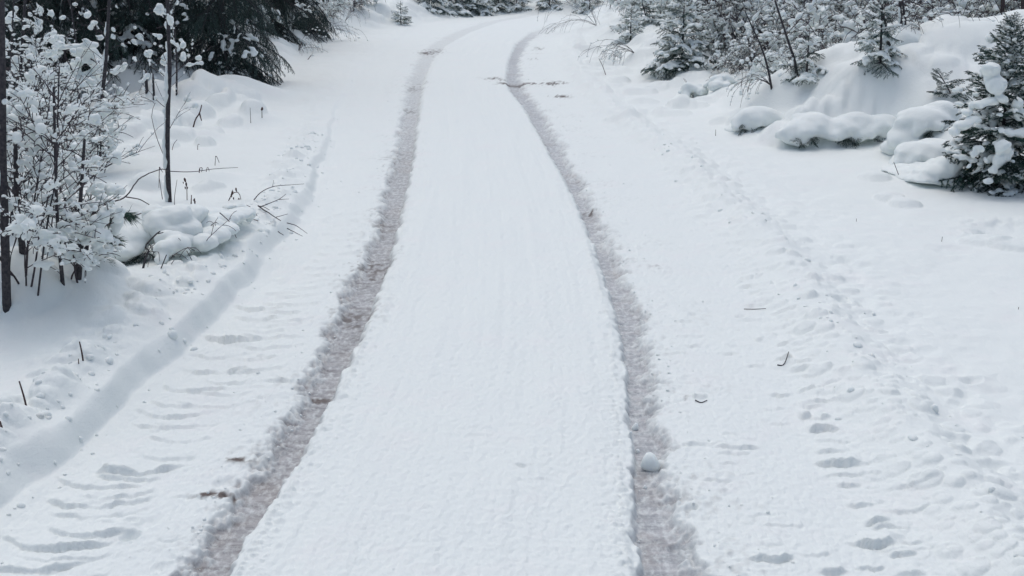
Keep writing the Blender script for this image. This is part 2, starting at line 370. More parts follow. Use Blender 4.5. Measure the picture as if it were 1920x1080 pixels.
    ml = S((x - l0 + wav2 * 1.3 + .04) / .13) * S((l1 - x + wav * 1.3 + .005) / .05); mr_ = S((r1 - x + wav2 * 1.3 + .04) / .15) * S((x - r0 + wav * 1.3 + .005) / .05)
    slush = np.maximum(ml * fadeL, mr_ * fadeR * .92)
    edge_dirt = np.clip(cr * 1.2 * np.clip(sp - .25, 0, 1) * 1.3, 0, 1)
    mk = np.stack([np.clip(slush, 0, 1), np.clip(np.maximum(speck, edge_dirt * .35), 0, 1), tl / (tl + tr + 1e-6), np.ones_like(x)], -1)
    return h, mk

def P(px, py):
    """point on the ground seen at a pixel of the photograph"""
    r = ray(px, py); ts = np.linspace(3.5, 60, 1400)
    z = H + r[2] * ts; g = macro(r[0] * ts, r[1] * ts); k = np.argmax(z < g)
    if not (z < g).any(): k = len(ts) - 1
    a, b = ts[max(k - 1, 0)], ts[k]
    for _ in range(12):
        m = (a + b) / 2
        if H + r[2] * m < float(macro(np.array([r[0] * m]), np.array([r[1] * m]))[0]): b = m
        else: a = m
    return r * b + np.array([0, 0, H])
def D(px, py, y):
    """point at distance y in front of the standpoint, on the line of sight through a pixel"""
    r = ray(px, py); t = y / r[1]; return r * t + np.array([0, 0, H])
def gz(x, y): return float(macro(np.array([x]), np.array([y]))[0])

# ------------------------------------------------------------------ materials
def mat(name):
    m = bpy.data.materials.new(name); m.use_nodes = True
    n = m.node_tree; n.nodes.clear()
    o = n.nodes.new('ShaderNodeOutputMaterial'); b = n.nodes.new('ShaderNodeBsdfPrincipled')
    n.links.new(b.outputs[0], o.inputs[0]); return m, n, b
def N(n, t, **k):
    x = n.nodes.new(t)
    for a, v in k.items():
        if a in x.inputs: x.inputs[a].default_value = v
        else: setattr(x, a, v)
    return x
def mixc(n, f, a, b):
    x = n.nodes.new('ShaderNodeMix'); x.data_type = 'RGBA'
    for s, v in ((0, f), (6, a), (7, b)):
        if hasattr(v, 'type') and not isinstance(v, (tuple, float, int)): n.links.new(v, x.inputs[s])
        else: x.inputs[s].default_value = v
    return x.outputs[2]

SNOWC = (.775, .81, .80, 1)
def snow_ground_mat():
    m, n, b = mat('packed_and_fresh_snow')
    geo = N(n, 'ShaderNodeNewGeometry'); at = N(n, 'ShaderNodeAttribute', attribute_name='mask')
    sep = N(n, 'ShaderNodeSeparateColor'); n.links.new(at.outputs['Color'], sep.inputs[0])
    n1 = N(n, 'ShaderNodeTexNoise', Scale=1.3, Detail=4.0); n.links.new(geo.outputs['Position'], n1.inputs['Vector'])
    mg = N(n, 'ShaderNodeMapping'); mg.inputs['Scale'].default_value = (1, .5, 1); n.links.new(geo.outputs['Position'], mg.inputs[0])
    n2 = N(n, 'ShaderNodeTexNoise', Scale=38.0, Detail=5.0, Roughness=.65); n.links.new(mg.outputs[0], n2.inputs['Vector'])
    n3 = N(n, 'ShaderNodeTexNoise', Scale=14.0, Detail=6.0, Roughness=.72)
    mp = N(n, 'ShaderNodeMapping'); mp.inputs['Scale'].default_value = (.5, 1.9, 1); n.links.new(geo.outputs['Position'], mp.inputs[0]); n.links.new(mp.outputs[0], n3.inputs['Vector'])
    snow = mixc(n, n1.outputs[0], SNOWC, (.785, .82, .80, 1))
    n5 = N(n, 'ShaderNodeTexNoise', Scale=2.4, Detail=5.0, Roughness=.7); n.links.new(geo.outputs['Position'], n5.inputs['Vector'])
    r5 = N(n, 'ShaderNodeMapRange'); r5.inputs[1].default_value = .52; r5.inputs[2].default_value = .72; r5.inputs[4].default_value = .5; n.links.new(n5.outputs[0], r5.inputs[0])
    snow = mixc(n, r5.outputs[0], snow, (.80, .795, .79, 1))
    # rut slush: grey lilac, greyer-green on the right rut
    r3 = N(n, 'ShaderNodeMapRange'); r3.inputs[1].default_value = .34; r3.inputs[2].default_value = .66; n.links.new(n3.outputs[0], r3.inputs[0])
    rl = mixc(n, r3.outputs[0], (.235, .230, .238, 1), (.46, .455, .463, 1))
    rr = mixc(n, r3.outputs[0], (.27, .285, .305, 1), (.52, .51, .52, 1))
    rut = mixc(n, sep.outputs[2], rr, rl)
    r6 = N(n, 'ShaderNodeMapRange'); r6.inputs[1].default_value = .50; r6.inputs[2].default_value = .66; r6.inputs[4].default_value = .5; n.links.new(n5.outputs[0], r6.inputs[0])
    rut = mixc(n, r6.outputs[0], rut, (.30, .265, .245, 1))
    fr = N(n, 'ShaderNodeMath', operation='MULTIPLY_ADD'); n.links.new(n2.outputs[0], fr.inputs[0]); fr.inputs[1].default_value = 2.6; fr.inputs[2].default_value = -.36
    fm = N(n, 'ShaderNodeMath', operation='MULTIPLY', use_clamp=True); n.links.new(fr.outputs[0], fm.inputs[0]); n.links.new(sep.outputs[0], fm.inputs[1])
    c = mixc(n, fm.outputs[0], snow, rut)
    c = mixc(n, sep.outputs[1], c, (.13, .105, .095, 1))
    n.links.new(c, b.inputs['Base Color'])
    rg = N(n, 'ShaderNodeMapRange'); rg.inputs[3].default_value = .65; rg.inputs[4].default_value = .38; n.links.new(sep.outputs[0], rg.inputs[0]); n.links.new(rg.outputs[0], b.inputs['Roughness'])
    b.inputs['Specular IOR Level'].default_value = .25
    bp = N(n, 'ShaderNodeBump', Strength=.6, Distance=.007); n.links.new(n2.outputs[0], bp.inputs['Height'])
    n4 = N(n, 'ShaderNodeTexNoise', Scale=120.0, Detail=3.0, Roughness=.7); n.links.new(mg.outputs[0], n4.inputs['Vector'])
    bp2 = N(n, 'ShaderNodeBump', Strength=.7, Distance=.004); n.links.new(n4.outputs[0], bp2.inputs['Height']); n.links.new(bp.outputs[0], bp2.inputs['Normal'])
    n.links.new(bp2.outputs[0], b.inputs['Normal'])
    return m
def snow_mat():
    m, n, b = mat('fresh_snow')
    geo = N(n, 'ShaderNodeNewGeometry')
    n2 = N(n, 'ShaderNodeTexNoise', Scale=30.0, Detail=5.0, Roughness=.65); n.links.new(geo.outputs['Position'], n2.inputs['Vector'])
    c = mixc(n, n2.outputs[0], (.775, .81, .80, 1), (.785, .82, .80, 1)); n.links.new(c, b.inputs['Base Color'])
    b.inputs['Roughness'].default_value = .7; b.inputs['Specular IOR Level'].default_value = .2
    b.inputs['Subsurface Weight'].default_value = .35; b.inputs['Subsurface Radius'].default_value = (.9, 1.0, 1.1); b.inputs['Subsurface Scale'].default_value = .03
    bp = N(n, 'ShaderNodeBump', Strength=.6, Distance=.008); n.links.new(n2.outputs[0], bp.inputs['Height']); n.links.new(bp.outputs[0], b.inputs['Normal'])
    return m
def simple(name, c1, c2, scale, rough=.8, bump=.004, rnd=False):
    m, n, b = mat(name)
    tc = N(n, 'ShaderNodeTexCoord')
    n2 = N(n, 'ShaderNodeTexNoise', Scale=scale, Detail=4.0, Roughness=.6); n.links.new(tc.outputs['Object'], n2.inputs['Vector'])
    cr = N(n, 'ShaderNodeMapRange'); cr.inputs[1].default_value = .35; cr.inputs[2].default_value = .65; n.links.new(n2.outputs[0], cr.inputs[0])
    c = mixc(n, cr.outputs[0], (*c1, 1), (*c2, 1))
    if rnd:
        oi = N(n, 'ShaderNodeObjectInfo'); hs = N(n, 'ShaderNodeHueSaturation')
        mr = N(n, 'ShaderNodeMapRange'); mr.inputs[3].default_value = .7; mr.inputs[4].default_value = 1.35; n.links.new(oi.outputs['Random'], mr.inputs[0])
        n.links.new(mr.outputs[0], hs.inputs['Value']); n.links.new(c, hs.inputs['Color']); c = hs.outputs[0]
    if rnd:      # frost and snow dust caught between the needles
        nd = N(n, 'ShaderNodeTexNoise', Scale=scale * 3.2, Detail=3.0); n.links.new(tc.outputs['Object'], nd.inputs['Vector'])
        rd_ = N(n, 'ShaderNodeMapRange'); rd_.inputs[1].default_value = .60; rd_.inputs[2].default_value = .68; rd_.inputs[4].default_value = .55; n.links.new(nd.outputs[0], rd_.inputs[0])
        c = mixc(n, rd_.outputs[0], c, (.72, .76, .77, 1))
    n.links.new(c, b.inputs['Base Color']); b.inputs['Roughness'].default_value = rough; b.inputs['Specular IOR Level'].default_value = .25
    if bump:
        bp = N(n, 'ShaderNodeBump', Strength=.7, Distance=bump); n.links.new(n2.outputs[0], bp.inputs['Height']); n.links.new(bp.outputs[0], b.inputs['Normal'])
    return m
M_GROUND = snow_ground_mat(); M_SNOW = snow_mat()
M_BARK = simple('dark_wet_bark', (.030, .030, .036), (.075, .068, .072), 60)
M_TWIG = simple('bare_twig', (.040, .034, .040), (.085, .070, .078), 40, bump=0)
M_REDBARK = simple('reddish_pine_bark', (.06, .045, .05), (.12, .085, .085), 40)
M_NEEDLE = simple('spruce_needles', (.020, .052, .044), (.042, .090, .070), 9, .6, 0, True)
M_NEEDLE_D = simple('shaded_spruce_needles', (.022, .052, .048), (.046, .086, .072), 6, .65, 0, True)
M_PINE = simple('pine_needles', (.040, .085, .070), (.075, .125, .095), 30, .55, 0)
M_DRY = simple('withered_stalk', (.050, .032, .034), (.11, .070, .065), 50, .9, 0)
M_EARTH = simple('dark_undergrowth', (.02, .022, .024), (.05, .048, .045), 12)

# ------------------------------------------------------------------ the ground: one sheet of snow, densest where it is near
def build_ground():
    Y = [-60, -40, -25, -15, -8, -4, -1, 1.2, 2.0, 2.5, 2.8]
    y = 2.9
    while y < 3.6: Y.append(y); y += .03
    while y < 44: Y.append(y); y += min(y * y / (H * 1195) * 1.02, .11)
    while y < 400: Y.append(y); y *= 1.03; y += .1
    Y = np.array(Y)
    u = list(np.arange(-.56, .5601, .00128))
    e = .56; st = .003; ext = []
    while e < 30: e += st; st *= 1.22; ext.append(e)
    U = np.array([-v for v in ext[::-1]] + u + ext)
    W = np.maximum(Y, 2.9)
    X = W[:, None] * U[None]; YY = np.repeat(Y[:, None], len(U), 1)
    h, mk = surface(X.ravel(), YY.ravel())
    V = np.stack([X.ravel(), YY.ravel(), h], -1)
    a, b = len(Y), len(U)
    i = np.arange(a - 1)[:, None] * b + np.arange(b - 1)[None]
    Q = np.stack([i, i + 1, i + b + 1, i + b], -1).reshape(-1, 4)
    me = mk_mesh('snow_ground', V, Q, M_GROUND)
    at = me.attributes.new('mask', 'FLOAT_COLOR', 'POINT'); at.data.foreach_set('color', mk.astype(np.float32).ravel())
    o = link('snow_covered_road', me); tag(o, kind='structure', label='snow covered forest road with two dark wheel ruts curving right')
    print('ground', len(Q))
build_ground()

# ------------------------------------------------------------------ snow lumps: ellipsoids fused by a voxel remesh
def ico(sub):
    import bmesh
    bm = bmesh.new(); bmesh.ops.create_icosphere(bm, subdivisions=sub, radius=1)
    V = np.array([v.co[:] for v in bm.verts]); T = np.array([[v.index for v in f.verts] for f in bm.faces]); bm.free(); return V, T
ICO1 = ico(1); ICO2 = ico(2); ICO3 = ico(3)
def wob(V, sc, amp, seed):
    r = np.random.default_rng(seed); out = np.zeros_like(V)
    for k in range(7):
        d = r.normal(size=3); d /= np.linalg.norm(d); f = sc * (1 + .35 * k); v = r.normal(size=3); v /= np.linalg.norm(v)
        out += np.sin((V @ d) * f + r.random() * 6.3)[:, None] * v * amp / (1 + .3 * k)
    return V + out
def blob_mesh(name, els, voxel, seed=0, amp=.25, mat_=None, smooth=4):
    """els: list of (centre, radii, yaw)"""
    g = Geo()
    for c, r, yaw in els:
        IC = ICO3 if max(r) > voxel * 5 else ICO2
        V = IC[0] * np.array(r)
        ca, sa = math.cos(yaw), math.sin(yaw)
        V = np.stack([V[:, 0] * ca - V[:, 1] * sa, V[:, 0] * sa + V[:, 1] * ca, V[:, 2]], -1) + np.asarray(c)
        g.add(V, T=IC[1])
    me = g.mesh('tmp', None)
    o = bpy.data.objects.new('tmp', me); COL.objects.link(o)
    m = o.modifiers.new('r', 'REMESH'); m.mode = 'VOXEL'; m.voxel_size = voxel
    s = o.modifiers.new('s', 'SMOOTH'); s.iterations = smooth; s.factor = .5
    dg = bpy.context.evaluated_depsgraph_get(); ev = o.evaluated_get(dg)
    out = bpy.data.meshes.new_from_object(ev)
    bpy.data.objects.remove(o); bpy.data.meshes.remove(me)
    n = len(out.vertices); V = np.empty(n * 3, np.float32); out.vertices.foreach_get('co', V); V = V.reshape(-1, 3)
    V = wob(V, 2.6 / (voxel * 4), amp * voxel * .55, seed); V = wob(V, 1.1 / (voxel * 5), amp * voxel, seed + 5)
    out.vertices.foreach_set('co', V.astype(np.float32).ravel())
    out.polygons.foreach_set('use_smooth', np.ones(len(out.polygons), dtype=bool)); out.name = name
    out.materials.clear(); out.materials.append(mat_ or M_SNOW); out.update()
    return out

# ------------------------------------------------------------------ spruce boughs
def needles(g, polys, dens, ln, wd, r, spread=.75):
    for Pn in polys:
        seg = np.diff(Pn, axis=0); L = np.linalg.norm(seg, axis=1); tot = L.sum(); n = max(int(tot * dens), 3)
        s = r.random(n) * tot; cs = np.concatenate([[0], np.cumsum(L)]); k = np.clip(np.searchsorted(cs, s) - 1, 0, len(L) - 1)
        t = ((s - cs[k]) / (L[k] + 1e-9))[:, None]; p = Pn[k] + seg[k] * t; T = seg[k] / (L[k][:, None] + 1e-9)
        q = r.normal(size=(n, 3)); q[:, 2] += .25; q -= (q * T).sum(1)[:, None] * T; q /= np.linalg.norm(q, axis=1)[:, None] + 1e-9
        d = T * (1 - spread * .5) + q * spread; d /= np.linalg.norm(d, axis=1)[:, None]
        l = (ln * (.7 + .6 * r.random(n)))[:, None]
        sdir = np.cross(d, r.normal(size=(n, 3))); sdir /= np.linalg.norm(sdir, axis=1)[:, None] + 1e-9
        V = np.stack([p - sdir * wd / 2, p + sdir * wd / 2, p + d * l], 1).reshape(-1, 3)
        g.add(V, T=np.arange(3 * n).reshape(-1, 3))
def curve(p0, d, L, n, droop, r, wig=.06):
    d = np.array(d, float); d /= np.linalg.norm(d); p = np.array(p0, float); out = [p.copy()]
    for i in range(n):
        d = d + np.array([0, 0, -droop / n]) + r.normal(size=3) * wig; d /= np.linalg.norm(d); p = p + d * L / n; out.append(p.copy())
    return np.array(out)
def bough(seed, L, droop, nside, hang, dens, ln, wd, sub=True, matn=None, snow=0.0, snow_r=.05, voxel=.018, rise=.15, wood=True):
    r = np.random.default_rng(seed); g = Geo(); gw = Geo()
    ax = curve((0, 0, 0), (1, 0, rise), L, 10, droop, r, .03)
    polys = [ax]; rad = [L * .011 + .002]
    cs = np.linspace(0, 1, len(ax))
    for i in range(nside):
        t = .12 + .86 * (i + .5) / nside + r.normal() * .01
        p = np.array([np.interp(t, cs, ax[:, k]) for k in range(3)])
        sg = 1 if i % 2 else -1
        l = L * (.50 * (1 - t) ** .8 + .10) * (.75 + .5 * r.random())
        a = math.radians(52 + r.normal() * 8)
        sh = curve(p, (math.cos(a), sg * math.sin(a), .05 - hang * (.3 + .5 * r.random())), l, 5, droop * .5 + hang * .8, r, .05)
        polys.append(sh); rad.append(l * .008 + .0015)
        if sub:
            m = max(int(l / .075), 1) if L < 1 else max(int(l / .11), 2)
            for j in range(m):
                tt = (j + .7) / (m + .4); q = np.array([np.interp(tt, np.linspace(0, 1, len(sh)), sh[:, k]) for k in range(3)])
                dd = sh[-1] - sh[0]; dd /= np.linalg.norm(dd); sd_ = np.cross(dd, [0, 0, 1]); s2 = 1 if j % 2 else -1
                ll = l * (.38 * (1 - tt) + .14) * (.7 + .6 * r.random())
                polys.append(curve(q, dd * .7 + sd_ * s2 * .6 + np.array([0, 0, -hang * (.2 + .8 * r.random())]), ll, 3, hang * .7, r, .05)); rad.append(.0018)
    if wood:
        for Pn, rr in zip(polys, rad): tube(gw, Pn, np.linspace(rr, rr * .35, len(Pn)), 3)
    needles(g, polys, dens, ln, wd, r)
    me = g.mesh('bough_needles', matn or M_NEEDLE, False)
    if wood:   # join twigs with a second material slot
        base = len(me.polygons)
        gg = Geo(); gg.V = g.V + gw.V; gg.n = g.n + gw.n
        T = [np.concatenate(g.T)] + [t + g.n for t in gw.T]; gg.T = [np.concatenate(T)]; gg.Q = [np.concatenate([q + g.n for q in gw.Q])]
        nT0 = len(np.concatenate(g.T)); bpy.data.meshes.remove(me)
        me = gg.mesh('bough', matn or M_NEEDLE, False); me.materials.append(M_BARK)
        mi = np.ones(len(me.polygons), np.int32); mi[:nT0] = 0; me.polygons.foreach_set('material_index', mi)
    els = []
    if snow > 0:
        for Pn, rr in zip(polys, rad):
            Ln = np.linalg.norm(np.diff(Pn, axis=0), axis=1).sum(); m = max(int(Ln / (snow_r * .9)), 1)
            big = rr > .003
            if r.random() > snow * (1.3 if big else .8): continue
            for j in range(m):
                t = (j + r.random()) / m
                if r.random() > snow: continue
                q = np.array([np.interp(t, np.linspace(0, 1, len(Pn)), Pn[:, k]) for k in range(3)])
                s = snow_r * (.45 + .9 * r.random() ** 1.5) * (1.0 if big else .6)
                els.append((q + np.array([0, 0, s * .45]), (s * 1.25, s * (.8 + .4 * r.random()), s * .62), r.random() * 3.1))
    sm = blob_mesh('snow_pad', els, voxel, seed, .35) if els else None
    return me, sm

def spruce(name, label, group, base, height, L0, nb, variants, z0=.05, ztop=1.0, pitch0=-.1, pitch1=.7, taper=1.0, seed=0, lean=(0, 0), trunk_r=None, snowp=1.0, shape=None, yawr=None, zexp=1.15):
    r = random.Random(seed)
    t = empty(name, base, label, 'spruce tree', group)
    g = Geo(); tr = trunk_r or height * .011 + .006
    zz = np.linspace(-.15, height, 9); ax = np.stack([lean[0] * (zz / height) ** 1.3 * np.sign(zz + 1e-9) * (zz > 0), lean[1] * (np.clip(zz, 0, None) / height) ** 1.3, zz], -1)
    ax[:, 0] = lean[0] * (np.clip(zz, 0, None) / height) ** 1.3
    tube(g, ax, np.linspace(tr, .004, 9), 7)
    link('trunk', g.mesh('trunk', M_BARK), t)
    for i in range(nb):
        f = (i + r.random() * .8) / nb; z = z0 + (height * ztop - z0) * f ** zexp
        yaw = i * 2.399 + r.uniform(-.4, .4)
        if yawr: yaw = r.uniform(*yawr)
        L = L0 * (1 - z / height * taper) ** .85 * r.uniform(.75, 1.1) + .05
        if shape: L *= shape(z / height)
        vm, vs, vl = variants[r.randrange(len(variants))]
        s = L / vl; pit = pitch0 + (pitch1 - pitch0) * (z / height) + r.uniform(-.12, .12)
        x = np.interp(z, zz, ax[:, 0]); y = np.interp(z, zz, ax[:, 1])
        b = link('bough', vm, t, (x, y, z), (r.uniform(-.25, .25), -pit, yaw), s)
        if vs and r.random() < snowp: link('snow_pad', vs, b)
    return t

# ------------------------------------------------------------------ bare shrubs laden with snow
def grow(r, p, d, L, rad, lvl, polys, droop, wig, nb, maxl, kids_from=.2, spread=.8):
    n = 7 if lvl == 0 else 5
    c = curve(p, d, L, n, droop * (1 + .5 * lvl), r, wig); polys.append((c, rad, lvl))
    if lvl >= maxl: return
    k = nb[lvl]
    for i in range(k):
        t = kids_from + (1 - kids_from) * (i + r.random()) / k
        q = np.array([np.interp(t, np.linspace(0, 1, len(c)), c[:, a]) for a in range(3)])
        j = min(int(t * n), n - 1); dd = c[j + 1] - c[j]; dd /= np.linalg.norm(dd)
        s = r.normal(size=3); s -= s @ dd * dd; s /= np.linalg.norm(s) + 1e-9
        nd = dd * (1 - .35 * spread) + s * spread * (.5 + .5 * r.random()); nd[2] += .1
        grow(r, q, nd, L * (.55 - .25 * t) * (.7 + .6 * r.random()), rad * (.55 - .2 * t), lvl + 1, polys, droop, wig, nb, maxl, .15, spread)
def shrub_meshes(seed, height, nst, spread=.45, droop=.25, rad=.007, nb=(7, 4, 2), maxl=2, snow=.6, snow_r=.04, voxel=.02, wig=.07, minr=.0016, twm=None, br_spread=.8):
    """list of (stem mesh, snow mesh) sharing one origin"""
    r = np.random.default_rng(seed); out = []
    for s in range(nst):
        polys = []; a = r.random() * 6.283; sp = spread * (.3 + .9 * r.random())
        b0 = np.array([math.cos(a), math.sin(a), 0]) * .06 * nst ** .5 * r.random()
        grow(r, b0 - np.array([0, 0, .08]), (math.cos(a) * sp, math.sin(a) * sp, 1), height * (.7 + .5 * r.random()), rad * (.7 + .5 * r.random()), 0, polys, droop * (.5 + r.random()), wig, nb, maxl, spread=br_spread)
        g = Geo(); els = []
        for c, rr, lv in polys:
            tube(g, c, np.linspace(max(rr, minr), max(rr * .35, minr * .7), len(c)), 5 if lv == 0 else 3)
            seg = np.diff(c, axis=0)
            for k in range(len(seg)):
                l = np.linalg.norm(seg[k]); hz = math.hypot(seg[k][0], seg[k][1]) / (l + 1e-9)
                if c[k][2] < .02: continue
                if hz > .5 and snow > .1 and r.random() < .42:
                    q = (c[k] + c[k + 1]) / 2; t_ = voxel * (1.0 + .5 * r.random()); els.append((q + np.array([0, 0, t_ * .7]), (l * .62, t_, t_), math.atan2(seg[k][1], seg[k][0])))
                if r.random() < snow * .8 * (.25 + .75 * hz):
                    q = c[k] + seg[k] * r.random(); s_ = snow_r * (.35 + 1.0 * r.random() ** 2.2) * (.75 + .5 * (lv > 0))
                    yaw = math.atan2(seg[k][1], seg[k][0])
                    els.append((q + np.array([0, 0, s_ * .3]), (max(l * .5, s_ * .7) if hz > .5 else s_ * .6, s_ * .5, s_ * (.4 + .4 * r.random())), yaw))
                    for kk in range(3):
                        s2 = s_ * (.25 + .35 * r.random()); off_ = r.normal(size=3) * np.array([.40, .40, .25]) * s_
                        els.append((q + off_ + np.array([0, 0, s_ * .25]), (s2 * (.8 + .9 * r.random()), s2, s2 * (.5 + .8 * r.random())), r.random() * 3.1))
        out.append((g.mesh('stem', twm or M_TWIG), blob_mesh('snow_load', els, voxel, seed * 10 + s, .4, smooth=2) if els else None))
    return out
def place_shrub(name, label, cat, group, loc, meshes, rz=0, sc=1.0, lean=(0, 0)):
    t = empty(name, loc, label, cat, group, rz)
    t.rotation_euler = (lean[0], lean[1], rz); t.scale = (sc,) * 3
    for a, b in meshes:
        s = link('stem', a, t)
        if b: link('snow_load', b, s)
    return t

# ================================================================== LEFT SIDE
# ---- dark spruces, upper left
BIG = []
for k in range(5):
    a, b = bough(100 + k, 2.0, .9, 26, .75, 170, .030, .0065, matn=M_NEEDLE_D, snow=.22 + .1 * (k % 3), snow_r=.055, voxel=.03, rise=.1)
    BIG.append((a, b, 2.0))
G_LS = 'dark spruces along the left edge of the wood'
left_spruces = [
    ('big dark drooping spruce whose lowest boughs sweep the snow beside the road', 428, 18.9, 7.5, 1.5, 70, 1),
    ('dark spruce filling the wood just left of the tallest bare sapling', 262, 19.2, 7.0, 1.7, 62, 2),
    ('dark spruce behind the snow bowed sapling in the far left corner', 90, 18.0, 7.0, 1.9, 62, 3),
    ('dark spruce cut by the left edge of the picture behind the leaning trunks', -40, 16.0, 7.0, 1.8, 55, 4),
    ('smaller snow dusted spruce farther up the road past the drooping one', 560, 27.0, 6.0, 1.3, 48, 5),
    ('spruce with snowy bough tips overhanging the brush at the start of the bend', 600, 31.5, 6.0, 1.3, 44, 6),
    ('deep shaded spruce standing behind between the two nearest dark ones', 345, 22.5, 8.0, 2.0, 56, 7),
    ('deep shaded spruce at the back of the wood behind the far left trunks', 170, 23.0, 8.0, 2.2, 56, 8),
    ('deep shaded spruce at the back of the wood at the left picture edge', 0, 22.0, 8.0, 2.2, 52, 9),
    ('shaded spruce between the drooping spruce and the next one up the road', 480, 25.0, 7.0, 1.7, 50, 10)]
for lab, px, y, hh, L0, nb, sd_ in left_spruces:
    x = (px - 960) / FPX * y
    spruce('spruce_tree', lab, G_LS, (x, y, gz(x, y) - .05), hh, L0, nb + 30, BIG, .18, .95, -.35, .5, seed=sd_, trunk_r=.06, snowp=.26, zexp=1.9)

# ---- saplings: upright dark trunks with snow stuck to one side
def sapling(label, base, pts, r0, r1, group='thin bare saplings left of the road', snow_side=-1, snow_amt=.6, twigs=8, seed=0, top_extra=2.0, name='bare_sapling', barkm=None, snow_from=0.0, tw_len=.45):
    """base pixel on the ground; pts: further pixels up the trunk"""
    b = P(*base); y = b[1]
    r = np.random.default_rng(seed)
    line_ = [b - np.array([0, 0, .08])] + [D(px, py, y + .03 * i) for i, (px, py) in enumerate(pts)]
    d = line_[-1] - line_[-2]; d /= np.linalg.norm(d); line_.append(line_[-1] + d * top_extra)
    c = smooth_line(line_, 18); t = empty(name, b, label, 'sapling', group); c = c - b
    g = Geo(); R = np.linspace(r0, r1, len(c)); tube(g, c, R, 8); link('trunk', g.mesh('trunk', barkm or M_BARK), t)
    els = []
    n = int(np.linalg.norm(c[-1] - c[0]) / .045)
    for i in range(n):
        f = (i + r.random()) / n
        if f < snow_from or r.random() > snow_amt: continue
        q = np.array([np.interp(f, np.linspace(0, 1, len(c)), c[:, k]) for k in range(3)]); rr = r0 + (r1 - r0) * f
        s = rr * (.7 + .8 * r.random())
        els.append((q + np.array([snow_side * rr * .9, -rr * .2 * r.random(), 0]), (s * .8, s * .8, s * (1.3 + 1.3 * r.random())), 0))
    if els: link('snow_strip', blob_mesh('snow_strip', els, .012, seed, .4, smooth=2), t)
    for i in range(twigs):
        f = .12 + .8 * r.random(); q = np.array([np.interp(f, np.linspace(0, 1, len(c)), c[:, k]) for k in range(3)])
        a = r.random() * 6.283; polys = []
        grow(r, q, (math.cos(a), math.sin(a) * .6, .5 + .5 * r.random()), tw_len * (.6 + .7 * r.random()), .004, 1, polys, .1, .08, (0, 3, 2), 2)
        g = Geo(); els = []
        for cc, rr, lv in polys:
            tube(g, cc, np.linspace(max(rr, .0018), .0013, len(cc)), 3)
            for k in range(1, len(cc)):
                if r.random() < snow_amt * .45:
                    s = .012 + .022 * r.random() ** 2; els.append((cc[k] + np.array([0, 0, s * .4]), (s * 1.3, s, s * 1.1), r.random() * 3))
        bo = link('branch', g.mesh('branch', M_TWIG), t)
        if els: link('snow_load', blob_mesh('snow_load', els, .013, seed + i, .4, smooth=1), bo)
    return t
sapling('tall lone bare sapling with snow down its left side, standing in open snow', (317, 378), [(314, 300), (315, 200), (318, 120), (314, 0)], .022, .014, snow_amt=.75, twigs=9, seed=1)
sapling('thick dark trunk rising at the very left edge beside the snow mound', (10, 568), [(9, 430), (5, 300), (4, 150), (2, 0)], .026, .017, snow_side=-1, snow_amt=.5, twigs=9, seed=2)
sapling('slim dark sapling second from the left edge leaning slightly right', (26, 318), [(33, 200), (38, 140), (47, 0)], .021, .011, snow_amt=.35, twigs=9, seed=3)
sapling('thin sapling close behind the second one, rising through the dark spruce', (20, 300), [(22, 180), (21, 100), (26, 0)], .014, .008, snow_amt=.3, twigs=6, seed=4)
sapling('snow plastered white looking trunk in front of the dark spruces', (120, 172), [(119, 100), (118, 50), (119, 0)], .040, .030, snow_amt=.95, twigs=5, seed=5, snow_side=-.4)
sapling('dark forked sapling with tufts of snow right of the tangled thicket', (190, 312), [(190, 250), (192, 180), (198, 120), (205, 0)], .024, .014, snow_amt=.45, twigs=12, seed=6)
sapling('narrow bare stem standing in the middle of the tangled thicket', (150, 262), [(148, 200), (149, 120), (140, 60)], .012, .007, snow_amt=.3, twigs=8, seed=7, top_extra=.5)
sapling('short broken dark stub beside the left thicket, nearest the bowed twigs', (41, 472), [(38, 430), (31, 380), (30, 330)], .020, .012, snow_amt=.4, twigs=9, seed=8, top_extra=.3)
sapling('thin dark stem in the front of the thicket above a snow hollow', (117, 530), [(112, 470), (106, 380), (104, 300)], .013, .007, snow_amt=.3, twigs=10, seed=9, top_extra=.4)
sapling('crooked dark stem hung with dead leaves at the right of the thicket', (142, 520), [(150, 480), (148, 420), (152, 360)], .020, .008, snow_amt=.4, twigs=9, seed=10, top_extra=.3)
sapling('hair thin pale stalk curving up in front of the left thicket', (66, 548), [(80, 480), (92, 400), (105, 330), (108, 230)], .006, .004, snow_amt=.15, twigs=3, seed=11, top_extra=.3)
sapling('thin stick standing alone in the snow under the dark spruces', (288, 190), [(288, 166), (287, 150)], .017, .012, snow_amt=.2, twigs=0, seed=12, top_extra=.08)
sapling('twin knobbed stick with a snow cap under the dark spruces', (275, 172), [(274, 150), (273, 140)], .022, .018, snow_amt=.6, twigs=0, seed=13, top_extra=.05)
sapling('thin sapling right behind the tall lone one with heavy snow clots', (330, 180), [(331, 120), (327, 60), (320, 0)], .014, .009, snow_amt=.8, twigs=9, seed=14)

